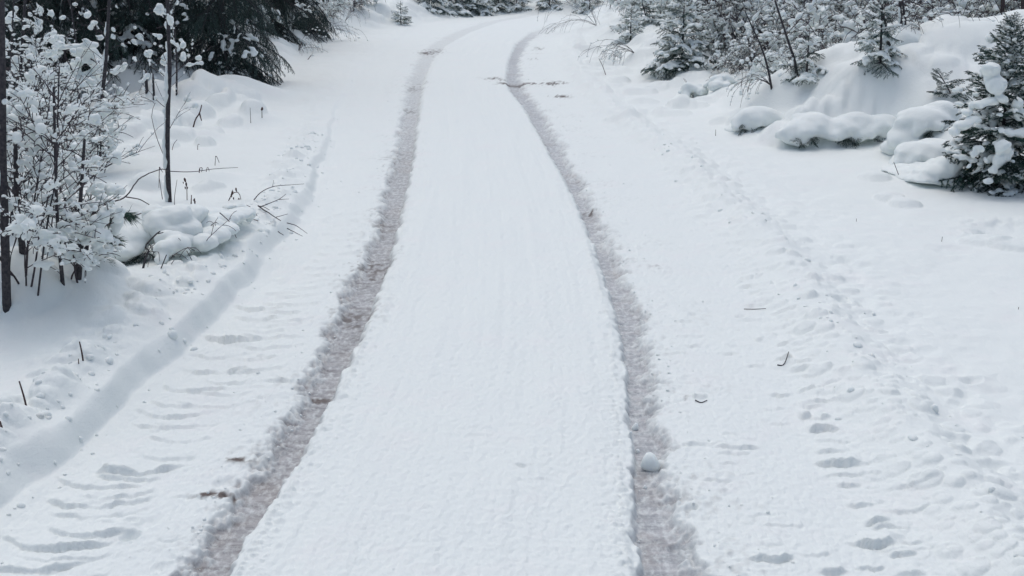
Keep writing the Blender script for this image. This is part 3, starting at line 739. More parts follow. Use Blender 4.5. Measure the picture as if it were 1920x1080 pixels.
# ---- tangled snow laden thicket
G_TH = 'bare shrubs tangled together left of the road'
th = [('tangle of thin twigs carrying pads of snow at the lower left', 60, 520, 1.0, 5, .0055), ('bushy bare shrub loaded with snow between the left edge trunks', 40, 440, 1.1, 6, .006),
      ('low arching shrub under heavy snow in the middle of the thicket', 110, 455, 1.0, 6, .006), ('wide twiggy shrub at the top of the thicket under the spruces', 95, 330, 1.2, 7, .007),
      ('shrub of fine pale twigs at the right side of the thicket', 165, 380, .95, 6, .005),       ('fine twigged shrub at the foot of the forked sapling', 195, 320, .75, 6, .005),
      ('small shrub whose twigs fan out over the snow beside the knobbed trunk', 145, 500, .6, 5, .005),
      ('shrub with pale snow wrapped twigs below the white plastered trunk', 125, 220, 1.0, 6, .006)]
for i, (lab, px, py, hh, ns, rd) in enumerate(th):
    b = P(px - 18, py)
    ms = shrub_meshes(200 + i, hh * .95, ns, .32, .22, rd * 1.15, (9, 5, 3), 2, .15 if i % 3 else .22, .031, .0085, .10, minr=.0030, twm=M_BARK if i % 2 else None)
    place_shrub('bare_shrub', lab, 'shrub', G_TH, b, ms)

# ---- sapling bowed under a load of snow, top left
def polyplant(name, label, cat, lines, loads, group=None, voxel=.018, twm=None, part='branch', seed=0, wobr=.3, base=None):
    """lines: [(pixel points, distance list, r0, r1)]; loads: [(px, py, y, rx, ry, rz)]"""
    L = []
    for pts, ys, r0, r1 in lines:
        if not hasattr(ys, '__len__'): ys = [ys] * len(pts)
        L.append((np.array([D(a, b, y) for (a, b), y in zip(pts, ys)]), r0, r1))
    o = L[0][0][0].copy() if base is None else np.array(base); t = empty(name, o, label, cat, group)
    for c, r0, r1 in L:
        n = max(len(c) * 5, 6); cc = smooth_line(c - o, n) + np.random.default_rng(seed).normal(size=(n, 3)) * r0 * .15
        g = Geo(); tube(g, cc, np.linspace(r0, r1, n), 5); link(part, g.mesh(part, twm or M_TWIG), t)
    for grp in loads:
        els = []
        rr = np.random.default_rng(seed + len(grp))
        for px, py, y, rx, ry, rz in grp:
            c = D(px, py, y) - o
            els.append((c, (rx, ry, rz), 0))
            for k in range(4):
                q = rr.normal(size=3) * np.array([rx, ry, rz]) * .6
                els.append((c + q, (rx * .4, ry * .4, rz * .45), rr.random() * 3))
        link('snow_clump', blob_mesh('snow_clump', els, voxel, seed, .5, smooth=3), t)
    return t
yb = 12.2
polyplant('bowed_sapling', 'sapling bent over in an arch by thick slabs of snow, upper left', 'sapling',
    [([(190, 185), (176, 140), (160, 85), (120, 95), (60, 112), (10, 130)], [12.6, 12.5, 12.3, yb, 12.0, 11.8], .016, .005),
     ([(135, 132), (120, 100), (112, 80), (90, 60)], [yb] * 4, .008, .004), ([(100, 100), (125, 68), (150, 55)], [yb] * 3, .006, .003), ([(170, 110), (188, 125), (196, 150)], [12.3] * 3, .008, .003)],
    [[(165, 84, yb, .10, .10, .035), (140, 86, yb, .09, .09, .03), (120, 87, yb, .07, .07, .03)], [(165, 100, 12.4, .09, .10, .09), (178, 115, 12.4, .07, .10, .08), (150, 98, 12.4, .06, .08, .06), (140, 130, 12.4, .07, .1, .07), (150, 150, 12.4, .09, .1, .09), (170, 150, 12.4, .1, .1, .1), (185, 130, 12.4, .05, .08, .07)],
     [(110, 97, yb, .07, .07, .03), (90, 100, yb, .08, .08, .04), (75, 103, yb, .05, .07, .035)], [(60, 95, 12.0, .055, .06, .04), (50, 103, 12.0, .05, .06, .04)],
     [(95, 72, yb, .065, .07, .055), (105, 82, yb, .03, .05, .03), (90, 65, yb, .04, .05, .03), (112, 68, yb, .05, .04, .02)], [(32, 115, 11.9, .06, .07, .07), (27, 128, 11.9, .04, .06, .06), (45, 112, 11.9, .03, .05, .04)],
     [(70, 50, yb, .045, .05, .055), (75, 40, yb, .03, .04, .02), (66, 60, yb, .02, .04, .03)], [(22, 30, yb, .05, .05, .06), (14, 38, yb, .04, .05, .03)], [(76, 18, yb, .03, .04, .055)], [(97, 25, yb, .025, .04, .04)]], seed=31)
# twigs with loose snow clots in front of the spruces
def clots(label, seed, pts):
    ln = [([(a - 22, b + 6), (a - 5, b + 1), (a + 16, b - 8)], y, .004, .002) for a, b, y, s in pts]
    ld = [[(a, b, y, s, s * .8, s * 1.1), (a + 3, b + 3, y, s * .6, s * .6, s * .8)] for a, b, y, s in pts]
    return polyplant('snowy_branch', label, 'branch', ln, ld, seed=seed, voxel=.012)
clots('thin branch with a row of snow clots left of the lone sapling', 41, [(262, 68, 16.2, .045), (251, 78, 16.2, .04), (230, 84, 16.2, .025), (241, 80, 16.2, .02)])
clots('thin branch with tiny snow clots between the white and forked trunks', 42, [(174, 43, 16.2, .035), (182, 50, 16.2, .02), (218, 12, 16.2, .02), (205, 14, 16.2, .02), (148, 24, 16.2, .02), (196, 108, 15.5, .05), (209, 133, 15.5, .03), (210, 68, 15.5, .03), (211, 55, 15.5, .03)])
clots('branch tips with three round snow clots at the end of the drooping spruce', 43, [(492, 20, 19.5, .05), (499, 35, 19.5, .055), (522, 35, 19.5, .045), (511, 18, 19.5, .035), (520, 22, 19.5, .035)])
clots('small clots of snow hanging in the twigs right of the lone sapling', 44, [(332, 85, 16.0, .035), (319, 65, 16.0, .03), (315, 47, 12.0, .04), (312, 108, 12.0, .045), (308, 115, 12.0, .04), (340, 108, 16., .03), (351, 93, 16, .02), (298, 20, 12.0, .05), (300, 12, 12, .04)])
# small fir tip with snow under the drooping spruce
# ---- pine seedling with long needle tufts
def tuft(g, p, d, n, ln, r, wd=.0026):
    d = np.array(d, float); d /= np.linalg.norm(d)
    q = r.normal(size=(n, 3)) * .42; dd = d + q; dd /= np.linalg.norm(dd, axis=1)[:, None]
    b = p + d * (r.random(n)[:, None] - .6) * ln * .7; l = ln * (.7 + .4 * r.random(n))[:, None]
    s = np.cross(dd, r.normal(size=(n, 3))); s /= np.linalg.norm(s, axis=1)[:, None]
    mid = b + dd * l * .6 + np.array([0, 0, -.006]); tip = b + dd * l + np.array([0, 0, -.016])
    V = np.stack([b - s * wd / 2, b + s * wd / 2, mid + s * wd / 2, mid - s * wd / 2, tip], 1).reshape(-1, 3)
    k = np.arange(n)[:, None] * 5
    g.add(V, T=np.concatenate([k + 3, k + 2, k + 4], 1), Q=np.concatenate([k, k + 1, k + 2, k + 3], 1))
pn = empty('pine_seedling', P(205, 510), 'little pine with long needle tufts poking out under snow beside the thicket', 'pine tree')
o_ = np.array(pn.location); yy = o_[1]; r = np.random.default_rng(5)
for pts, tip in [([(160, 520), (150, 470), (165, 440), (196, 446)], (1, .2)), ([(155, 520), (175, 400), (205, 398), (236, 402)], (1, -.35)), ([(160, 500), (150, 440), (150, 430)], (.1, .9)),
                 ([(165, 520), (168, 495), (176, 480), (190, 488)], (.8, -.2)), ([(150, 470), (165, 446), (185, 447), (210, 450)], (1, -.05)), ([(150, 470), (140, 445), (143, 436)], (-.4, -.8)), ([(180, 402), (190, 400), (200, 404)], (.3, -1))]:
    c = smooth_line([D(a, b, yy + .02 * i) for i, (a, b) in enumerate(pts)], 10) - o_
    g = Geo(); tube(g, c, np.linspace(.008, .004, len(c)), 5); br = link('branch', g.mesh('branch', M_BARK), pn)
    g = Geo(); tuft(g, c[-1], (tip[0], .1, tip[1]), 150, .085, r); tuft(g, c[-2], (tip[0], .2, tip[1] - .7), 60, .07, r)
    link('needle_tuft', g.mesh('needle_tuft', M_PINE, False), br)
for els in [[(215, 395, .07, .05, .03), (220, 410, .035, .03, .07), (216, 428, .03, .03, .05), (200, 393, .04, .04, .02)], [(190, 470, .05, .05, .03), (205, 475, .03, .03, .03)]]:
    E = [(D(a, b, yy - .02) - o_, (rx, ry, rz), 0) for a, b, rx, ry, rz in els]
    link('snow_clump', blob_mesh('snow_clump', E, .012, 3, .4), pn)

# ---- felled brush buried in snow by the left bank
bs = empty('buried_brush', P(330, 480), 'brush heap smothered in snow with a dark hollow beneath, beside the left bank', 'brush heap')
o_ = np.array(bs.location)
rb = np.random.default_rng(12)
def cap(parent, o, items, voxel=.02, seed=0, name='snow_cap', sub=5, amp=.5):
    if parent is bs: items = [(a, b, y * .868, rx * .92, ry * .92, rz * .92) for a, b, y, rx, ry, rz in items]
    E = []; r = np.random.default_rng(seed)
    for px, py, y, rx, ry, rz in items:
        c = D(px, py, y) - o; E.append((c, (rx, ry, rz), 0))
        for k in range(sub):
            a = r.random() * 6.283; E.append((c + np.array([math.cos(a) * rx, math.sin(a) * ry, (r.random() - .5) * rz]) * .75, (rx * .38, ry * .38, rz * .42), a))
    return link(name, blob_mesh(name, E, voxel, seed, amp, smooth=9 if parent is bs else 4), parent)
cap(bs, o_, [(300, 420, 9.05, .13, .14, .10), (330, 405, 9.1, .12, .14, .08), (320, 440, 9.0, .13, .12, .09), (350, 430, 9.1, .12, .14, .09), (290, 400, 9.3, .1, .1, .06), (360, 400, 9.35, .13, .12, .07)], seed=1, sub=9, voxel=.015)
cap(bs, o_, [(245, 445, 9.0, .14, .15, .08), (270, 440, 9.05, .1, .15, .09), (225, 470, 8.8, .12, .12, .08), (250, 465, 8.9, .1, .1, .07), (215, 440, 9.1, .12, .14, .08), (200, 500, 8.5, .1, .1, .05)], seed=2, sub=9, voxel=.015)
cap(bs, o_, [(310, 465, 8.7, .09, .09, .06), (304, 488, 8.6, .05, .07, .05), (335, 458, 8.8, .10, .1, .07), (352, 448, 9.0, .08, .1, .06), (322, 450, 8.9, .12, .1, .08), (345, 470, 8.8, .05, .06, .05)], seed=3, sub=9, voxel=.014)
cap(bs, o_, [(385, 420, 9.4, .13, .13, .07), (420, 412, 9.6, .12, .13, .06), (400, 440, 9.2, .12, .12, .07), (440, 405, 9.8, .1, .12, .05), (375, 455, 9.0, .12, .1, .07), (425, 430, 9.4, .1, .1, .05), (455, 400, 9.9, .1, .1, .05), (400, 400, 9.7, .1, .1, .05)], seed=4, sub=9, voxel=.014)
cap(bs, o_, [(460, 395, 10.1, .07, .06, .05), (470, 400, 10.1, .05, .05, .08), (448, 388, 10.1, .07, .06, .03), (430, 390, 10.0, .07, .06, .025)], seed=5)
# dark needle sprays added so the hollows under the snow look shaded
SM = []
for k in range(4):
    a, b = bough(300 + k, .5, .5, 14, .35, 700, .017, .0032, matn=M_NEEDLE_D, snow=0)
    SM.append((a, None, .5))
def darken_hollows(parent, o, spots, seed):
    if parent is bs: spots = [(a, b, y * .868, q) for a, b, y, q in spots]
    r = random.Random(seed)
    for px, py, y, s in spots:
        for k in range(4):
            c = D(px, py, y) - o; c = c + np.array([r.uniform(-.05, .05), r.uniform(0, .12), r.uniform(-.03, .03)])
            link('shade_needle_spray', SM[r.randrange(4)][0], parent, c, (r.uniform(-.8, .8), r.uniform(0, .8), r.uniform(0, 6.28)), s * r.uniform(.5, .9))
darken_hollows(bs, o_, [(240, 492, 8.75, .3), (250, 485, 8.8, .35), (262, 475, 8.8, .35), (272, 465, 8.85, .4), (280, 455, 8.9, .35), (295, 500, 8.65, .2), (330, 495, 8.75, .3), (350, 485, 8.9, .3), (233, 500, 8.6, .3)], 4)
for pts, ys, r0, r1 in [([(266, 512), (274, 480), (279, 470), (272, 462), (292, 440), (300, 434)], 8.55, .008, .004), ([(300, 508), (312, 478)], 8.5, .004, .003), ([(296, 438), (306, 436)], 8.5, .004, .003),
                        ([(318, 500), (326, 488)], 8.6, .003, .002), ([(350, 470), (360, 488)], 8.7, .003, .002)]:
    c = smooth_line([D(a, b, ys * .86) for a, b in pts], 12) - o_; g = Geo(); tube(g, c, np.linspace(r0, r1, 12), 5); link('stick', g.mesh('stick', M_BARK), bs)

rb = np.random.default_rng(44)
for px, py in [(290, 405), (310, 430), (330, 400), (352, 430), (372, 440), (395, 425), (340, 455), (415, 412), (300, 470), (320, 485), (365, 470), (385, 455), (250, 450), (268, 430)]:
    polys = []; grow(rb, D(px, py, 7.42 + (485 - py) * .011) - o_, (rb.normal() * .8, rb.normal() * .4 - .4, .35), .17 + .10 * rb.random(), .003, 0, polys, .8, .10, (3, 2), 1)
    g = Geo()
    for cc, q, lv in polys: tube(g, cc, np.linspace(max(q, .0024), .0016, len(cc)), 3)
    link('twig', g.mesh('twig', M_TWIG), bs)

# ---- arching and lying twigs
G_T = 'dark twigs bent over the snow by the left bank'
def twig(label, lines, group=G_T, name='bent_twig', cat='twig', twm=None):
    q = []
    for pts, ys, r0, r1 in lines:
        if not hasattr(ys, '__len__'): ys = [ys] * len(pts)
        yg = [P(a, b)[1] for a, b in pts]; k = min(1, min(g_ / y_ for g_, y_ in zip(yg, ys)) * .985)
        q.append((pts, [y_ * k for y_ in ys], r0, r1))
    lines = q
    return polyplant(name, label, cat, lines, [], group, twm=twm or M_TWIG, part='stem')
twig('long arching twig that forks in front of the lone sapling', [([(168, 404), (200, 382), (235, 369), (262, 335), (300, 318), (316, 321)], [9.0, 9.2, 9.4, 9.7, 9.9, 10.], .0075, .003), ([(235, 369), (262, 374), (286, 388)], [9.4, 9.3, 9.2], .0055, .003)])
twig('straight thin twig lying to the right from behind the lone sapling', [([(318, 321), (360, 322), (400, 317), (446, 314)], [10.3, 10.3, 10.35, 10.4], .004, .002)])
twig('short twig with a knob sticking out of the snow left of the brush heap', [([(242, 410), (258, 402), (276, 398)], 8.9, .005, .003), ([(273, 403), (276, 393)], 8.9, .005, .004)])
twig('dark twig running along the top of the brush heap', [([(362, 396), (400, 396), (440, 402), (484, 414)], [9.2, 9.25, 9.3, 9.4], .0065, .003), ([(412, 399), (430, 416), (443, 446)], [9.25, 9.2, 9.2], .004, .002), ([(426, 401), (437, 410)], 9.25, .004, .002)])
twig('low hooped twig holding a clot of snow above the brush heap', [([(423, 391), (440, 386), (460, 385), (475, 393), (482, 405)], [9.7] * 5, .007, .002)])
twig('slender curved twig rising highest over the open snow', [([(476, 375), (490, 360), (512, 350), (540, 347), (570, 345)], [10.3, 10.3, 10.4, 10.5, 10.6], .0045, .0015), ([(511, 351), (513, 338)], 10.4, .002, .0015)])
twig('forked twig lying across the edge of the left bank', [([(484, 386), (505, 400), (526, 414)], [9.7, 9.5, 9.3], .006, .003), ([(484, 386), (495, 388), (505, 394)], [9.7, 9.65, 9.6], .004, .002), ([(490, 387), (522, 374), (536, 364)], [9.75, 9.9, 10.], .004, .0015), ([(522, 374), (542, 373)], 9.9, .003, .0015), ([(518, 407), (540, 401)], [9.4, 9.5], .003, .0015)])
twig('pair of twig ends hanging over the face of the left bank', [([(538, 418), (555, 423), (576, 438)], [9.0, 8.95, 8.9], .004, .0015), ([(538, 428), (552, 435), (567, 443)], [8.8, 8.8, 8.75], .004, .0015)])
twig('short twig tip poking out of the crest of the left bank', [([(521, 434), (532, 441)], 8.7, .004, .002)])

# ---- withered stalks
G_W = 'withered stalks poking out of the snow'
def stalk(label, strokes, y=None, r=.004, leaf=(), px0=None):
    b = P(*strokes[0][0]); y = b[1]
    t = empty('withered_stalk', b, label, 'dry stalk', G_W)
    for s in strokes:
        c = np.array([D(a, q, y) for a, q in s]) - b
        if s is strokes[0]: c[0][2] -= .05
        g = Geo(); tube(g, smooth_line(c, 8) if len(c) > 2 else c, np.linspace(r, r * .6, 8 if len(c) > 2 else 2), 5); link('stem', g.mesh('stem', M_DRY), t)
    for a, q, s in leaf:
        V = wob(ICO1[0] * np.array([s * .5, s * .35, s]), 60, s * .15, int(a)) + (D(a, q, y) - b); g = Geo(); g.add(V, T=ICO1[1]); link('seed_head', g.mesh('seed_head', M_DRY), t)
stalk('kinked grass stalk shaped like a hook, farthest of those beside the lone sapling', [[(402, 310), (404, 294)], [(404, 294), (406, 293), (411, 305)]], r=.004)
stalk('curled seed stalk right of the lone sapling along the lying twig', [[(373, 323), (374, 316), (379, 315), (378, 322)]], r=.005, leaf=[(375, 318, .01)])
stalk('pointed folded grass blade next to the lying twig', [[(384, 322), (389, 313), (393, 323)]], r=.0035)
stalk('upright stalk with shaggy seed head just right of the lone sapling', [[(350, 374), (350, 350), (347, 335)]], r=.004, leaf=[(346, 337, .02), (349, 345, .022), (347, 352, .012), (351, 352, .012), (344, 343, .01)])
stalk('short dark stub close to the foot of the lone sapling', [[(357, 381), (359, 366)]], r=.006)
stalk('short shaggy stub right of the dark stub', [[(365, 383), (365, 372)]], r=.005, leaf=[(364, 375, .014), (366, 379, .014)])
stalk('thin straight twig standing right against the lone sapling', [[(327, 384), (327, 372), (332, 337)]], r=.003)
stalk('tall folded stalk left of the lone sapling', [[(305, 372), (298, 330)], [(299, 313), (298, 352)], [(299, 313), (305, 323)]], r=.0035)
stalk('branched fern like dead plant above the brush heap', [[(424, 378), (433, 366), (444, 360), (450, 366), (452, 378)], [(433, 366), (436, 356)], [(444, 360), (442, 352)]], r=.004, leaf=[(449, 377, .028), (436, 362, .02), (434, 368, .014), (442, 355, .016), (438, 372, .012), (431, 372, .01)])
stalk('tall brown stick in the open snow left of the bank', [[(157, 684), (154, 665), (149, 641)]], r=.0055)
stalk('tiny brown stub beside the tall brown stick', [[(147, 688), (147, 673)]], r=.004)
stalk('brown stick with a small joint, lower of the sticks left of the bank', [[(51, 762), (45, 745), (36, 715)]], r=.0055)
stalk('brown stick at the left picture edge, lowest of all', [[(3, 815), (2, 800), (0, 790)], [(5, 812), (3, 798)]], r=.0055)
stalk('dark forked stick leaning out of the snow mounds under the spruces', [[(360, 238), (366, 225), (374, 212), (378, 197)], [(374, 212), (378, 226)]], r=.010)
stalk('stalk with a round brown head on the last snow mound', [[(491, 220), (491, 208)]], r=.006, leaf=[(491, 204, .028)])
stalk('thin upright straw left of the round headed stalk', [[(470, 230), (469, 202)]], r=.004)
stalk('tiny bent straw on the snow left of the road, below the mounds', [[(370, 282), (371, 272), (374, 271)]], r=.004)
stalk('thin bare twig curving up left of the lone sapling', [[(312, 296), (298, 270), (290, 245), (284, 215), (291, 193)]], r=.004)
stalk('small forked twig low on the right of the lone sapling', [[(320, 283), (325, 272), (332, 262)]], r=.004)
stalk('tiny straw at the right edge of the open snow', [[(1909, 582), (1910, 576)]], r=.003)
stalk('short leaning straw in the open snow below the right spruce', [[(1765, 454), (1767, 444)]], r=.003)
stalk('small straw in front of the right mound, near the road', [[(1342, 254), (1342, 243)]], r=.004)
stalk('bent thin twig in the snow left of the right spruce', [[(1691, 331), (1682, 320), (1676, 304)]], r=.004)
stalk('speck of straw in the open snow between road and mound', [[(1606, 416), (1606, 410)]], r=.003)
stalk('slanted thin stick on the snow right of the bend', [[(1137, 138), (1130, 124), (1123, 110)]], r=.006)
stalk('short stick beyond the drooping spruce near the road', [[(573, 112), (584, 103)]], r=.009)

# ================================================================== RIGHT SIDE
NEAR = []
for k in range(7):
    a, b = bough(400 + k, .55, .30, 16, .18, 1200, .0160, .0036, matn=M_NEEDLE, snow=.55 if k % 2 else .32, snow_r=.036, voxel=.014, rise=.35)
    NEAR.append((a, b, .55))
# ---- nearest young spruce at the right edge
b = P(1872, 338)
st = spruce('spruce_tree', 'young green spruce heavy with snow clumps standing nearest at the right edge', None, b - np.array([0, 0, .05]), 1.52, .53, 100, NEAR, .03, .95, -.45, 1.0, seed=21, zexp=1.25, shape=lambda q: 1 + .45 * q, trunk_r=.022, snowp=.95, lean=(-.02, .05))
o_ = np.array(st.location)
yb = b[1]
for k, it in enumerate([[(1858, 130, yb - .25, .10, .09, .075), (1868, 160, yb - .3, .10, .09, .10), (1875, 185, yb - .3, .075, .08, .06), (1862, 150, yb - .25, .08, .08, .1)],
           [(1895, 66, yb + .25, .12, .1, .05), (1860, 72, yb + .28, .08, .08, .05), (1905, 90, yb + .2, .10, .10, .07)],
           [(1835, 195, yb - .3, .10, .08, .045), (1855, 190, yb - .3, .09, .08, .05), (1815, 210, yb - .3, .07, .07, .04)],
           [(1805, 235, yb - .35, .10, .09, .05), (1825, 225, yb - .35, .08, .08, .05), (1790, 248, yb - .35, .06, .07, .05)],
           [(1880, 275, yb - .45, .08, .09, .08), (1872, 300, yb - .45, .07, .08, .09), (1862, 320, yb - .45, .05, .07, .05), (1885, 290, yb - .42, .07, .08, .09)],
           [(1835, 280, yb - .4, .07, .07, .045), (1825, 290, yb - .4, .05, .05, .04), (1848, 300, yb - .42, .03, .03, .04), (1818, 312, yb - .4, .03, .03, .04)],
           [(1908, 195, yb - .3, .06, .07, .06), (1912, 215, yb - .3, .06, .07, .06)], [(1895, 250, yb - .4, .07, .07, .05), (1915, 250, yb - .4, .07, .07, .06), (1880, 245, yb - .4, .04, .05, .04)],
           [(1800, 195, yb - .2, .05, .05, .03), (1795, 170, yb - .1, .06, .05, .03)]]):
    cap(st, o_, [(a, q, c, rx * .8, ry * .8, rz * .8) for a, q, c, rx, ry, rz in it], .013, 50 + k, 'snow_clump', 11, .7)

# leaning tip of a smaller spruce to its left
b = P(1788, 175)
spruce('spruce_tree', 'small snow dusted spruce tip poking out of the mound left of the nearest spruce', None, b - np.array([0, 0, .08]), .34, .28, 16, NEAR, .01, .9, -.1, .6, seed=22, trunk_r=.010, lean=(-.22, 0))

# ---- pillows of snow along the foot of the mound
G_P = 'snow pillows along the foot of the right mound'
def pillow(label, items, dark, seed, voxel=.03):
    b = P(items[0][0], items[0][1] + 25)
    t = empty('snow_pillow', b, label, 'snow lump', G_P)
    its = [(px, py, b[1] + dy, rx, ry, rz) for px, py, dy, rx, ry, rz in items]
    E = []; r = np.random.default_rng(seed)
    for px, py, y, rx, ry, rz in its:
        c = D(px, py, y); E.append((c - b, (rx, ry, rz), 0))
        for k in range(5):
            a = r.random() * 6.283; E.append((c - b + np.array([math.cos(a) * rx, math.sin(a) * ry * .6, (r.random() - .5) * rz]) * .75, (rx * .4, ry * .4, rz * .45), a))
        for k in range(1, 5):      # the pillow runs back into the slope
            q = c + np.array([0, .16 * k, 0]); q[2] = max(gz(q[0], q[1]) + rz * .15, c[2] * (1 - k / 4) + (gz(q[0], q[1]) - .02) * k / 4)
            E.append((q - b, (rx * (1.1 + .12 * k), .2, rz * (1 - .1 * k)), 0))
    link('snow_cap', blob_mesh('snow_cap', E, voxel, seed, .5, smooth=7), t)
    darken_hollows(t, b, [(px, py, b[1] + dy, s) for px, py, dy, s in dark], seed)
    return t

SHELF = [[(1420, 208, 0, .25, .22, .10), (1392, 218, -.03, .15, .15, .07), (1450, 215, .0, .16, .16, .08)],
         [(1505, 232, 0, .20, .2, .09), (1482, 238, -.02, .13, .15, .07), (1528, 222, .08, .20, .2, .10), (1498, 246, -.08, .10, .1, .05)],
         [(1580, 228, 0, .15, .18, .09), (1625, 232, 0, .22, .2, .09), (1605, 220, .08, .2, .2, .10), (1655, 222, .05, .17, .2, .09), (1565, 242, -.08, .09, .1, .05)],
         [(1735, 218, 0, .28, .26, .14), (1700, 230, -.03, .2, .2, .11), (1765, 205, .1, .2, .2, .13)],
         [(1725, 276, 0, .25, .22, .10), (1700, 292, -.05, .12, .15, .08), (1757, 268, .05, .2, .2, .08)]]
SHADE = [[(1385, 236, -.18, .25), (1398, 240, -.2, .35), (1412, 240, -.2, .35), (1422, 238, -.16, .3)], [(1500, 264, -.22, .3), (1510, 260, -.24, .4), (1520, 252, -.2, .4), (1530, 244, -.15, .35)],
         [(1585, 254, -.18, .3), (1596, 260, -.24, .4), (1606, 262, -.24, .38), (1645, 256, -.16, .3), (1655, 252, -.14, .3)],
         [(1738, 252, -.16, .35), (1748, 248, -.2, .42), (1760, 243, -.2, .45), (1773, 236, -.16, .45), (1780, 228, -.1, .3)], [(1728, 303, -.1, .3), (1737, 299, -.16, .38), (1747, 292, -.16, .42), (1757, 286, -.14, .4), (1765, 280, -.1, .3)]]
def shelf():
    b = P(1580, 255); t = empty('snow_shelf', b, 'long scalloped shelf of snow over buried brush along the foot of the right mound', 'snow bank')
    E = []; r = np.random.default_rng(8); lasts = []
    for grp in SHELF:
        f = P(grp[0][0], grp[0][1] + 25)[1]
        for px, py, dy, rx, ry, rz in grp:
            c = D(px, py + 7, f + dy); c[2] = min(c[2], gz(c[0], c[1]) + .55 * rz + .06); E.append((c - b, (rx, ry, rz), 0)); lasts.append((c, rx, ry, rz))
            for k in range(6):
                a = r.random() * 6.283; E.append((c - b + np.array([math.cos(a) * rx, math.sin(a) * ry * .5, (r.random() - .6) * rz * .9]) * .8, (rx * .35, ry * .35, rz * .4), a))
            for k in range(14):
                a = r.uniform(3.3, 6.1); e_ = r.uniform(.025, .065); E.append((c - b + np.array([math.cos(a) * rx, math.sin(a) * ry, -rz * r.uniform(.1, .8)]) * .93, (e_ * 1.3, e_, e_), a))
            for k in range(1, 2 if px not in (1655, 1605) else 1):
                q = c + np.array([r.normal() * .03, .14 * k, 0]); g_ = gz(q[0], q[1]); w_ = k / 2
                q[2] = max(g_ - .04 - .9 * rz * w_, (c[2] + rz * .15) * (1 - w_) + g_ * w_ - .16 * w_)
                E.append((q - b, (rx, .20, rz * (1 - .16 * k)), 0))
    link('snow_cap', blob_mesh('snow_cap', E, .024, 8, .30, smooth=12), t)
    for i, (grp, dk) in enumerate(zip(SHELF, SHADE)):
        f = P(grp[0][0], grp[0][1] + 25)[1]; darken_hollows(t, b, [(px, py, f + dy, q) for px, py, dy, q in dk], i)  # added sprays stand in for shade in the gaps below the shelf
shelf()
pillow('lumpy snow heap at the left foot of the nearest spruce', [(1765, 322, 0, .18, .15, .08), (1785, 305, 0, .12, .15, .09), (1738, 338, -.02, .14, .14, .04), (1775, 342, -.05, .14, .12, .04), (1750, 328, 0, .12, .12, .06)], [(1800, 350, -.1, .25)], 6, .022)
pillow('round snow dome behind the mound below two slim stems', [(1692, 82, .6, .20, .2, .15), (1705, 78, .7, .16, .2, .12), (1680, 86, .55, .12, .15, .1)], [], 8)

# ---- small spruces of the thicket
FARS = []
for k in range(4):
    a, b = bough(450 + k, .8, .45, 15, .3, 420, .022, .0048, matn=M_NEEDLE, snow=.5, snow_r=.06, voxel=.024, rise=.3)
    FARS.append((a, b, .8))
G_RS = 'young spruces in the thicket right of the bend'
for i, (lab, px, py, hh, L0, nb, ln) in enumerate([
    ('small green spruce with snowy tiers standing in front of the right thicket', 1278, 132, 1.45, .75, 46, 0),
    ('little drooping spruce left of the tiered one, near the road bend', 1182, 78, .75, .50, 24, .0),
    ('leaning spruce tip arching towards the bend above the little one', 1215, 50, 1.0, .55, 26, -.3),
    ('dark spruce buried in the thicket left of the mound crest', 1455, 95, 1.0, .6, 28, .1),
    ('snow smothered spruce with a dark heart at the left end of the mound crest', 1650, 118, .95, .36, 36, -.05),
    ('tiny spruce top with bare spikes sticking out below the thicket', 1512, 140, .55, .42, 18, 0),
    ('small spruce beside the thicket at the farthest part of the bend', 1105, 22, 1.0, .6, 22, 0),
    ('snowy spruce behind the tiered one at the top of the frame', 1310, 40, 1.3, .7, 30, 0)]):
    b = P(px, py)
    spruce('spruce_tree', lab, G_RS, b - np.array([0, 0, .05]), hh, L0, nb, FARS, .03, .93, -.4, .7, seed=60 + i, trunk_r=.02, lean=(ln, 0), snowp=.85)

# ---- snow laden thicket behind the mound
TH = [shrub_meshes(500 + k, 1.3, 6, .6, .5, .010, (10, 6, 3), 2, (.27, .10, .22, .08, .25)[k], .062, .019, .10, .0060) for k in range(5)]
G_RT = 'snow laden bare bushes of the thicket right of the road'
rr = random.Random(5)
spots = [(1230, 40), (1340, 95), (1390, 110), (1430, 120), (1480, 105), (1540, 115), (1580, 120), (1620, 100), (1370, 60), (1420, 70), (1500, 60), (1560, 70), (1600, 60), (1660, 60), (1720, 55), (1330, 50), (1280, 20), (1350, 20), (1450, 30), (1520, 25), (1590, 25), (1680, 30), (1750, 40), (1810, 35), (1860, 30), (1900, 40), (1400, 15), (1640, 15), (1790, 10), (1200, 20), (1950, 20), (1990, 50), (1385, 138), (1410, 146), (1440, 140), (1470, 138), (1505, 128), (1350, 118), (1545, 125)]
BUSH = {0: 'snow laden bush left of the small tiered spruce', 1: 'snow laden bush right beside the small tiered spruce', 2: 'snow laden bush behind the two snow ball bushes', 3: 'snow laden bush behind the stem that leans left',
        4: 'snow laden bush at the foot of the dark stem inside the thicket', 5: 'snow laden bush behind the fully capped rounded bush', 6: 'snow laden bush at the left end of the mound crest', 7: 'snow laden bush left of the curved dark stem on the crest',
        13: 'snow laden bush behind the curved dark stem on the mound crest', 14: 'snow laden bush behind the two straight slim stems', 22: 'snow laden bush at the middle of the mound crest skyline', 23: 'snow laden bush behind the capped tuft above the crest',
        24: 'snow laden bush just left of the red brown pine trunks', 25: 'snow laden bush at the foot of the red brown pine trunks', 32: 'low twiggy bush at the front left corner of the thicket', 34: 'low twiggy bush by the foot of the stem that leans left', 36: 'low twiggy bush at the foot of the tiny spruce top', 37: 'low twiggy bush behind the second snow ball bush', 29: 'snow laden bush at the thicket end nearest the bend', 15: 'snow laden bush behind the top of the tiered spruce'}
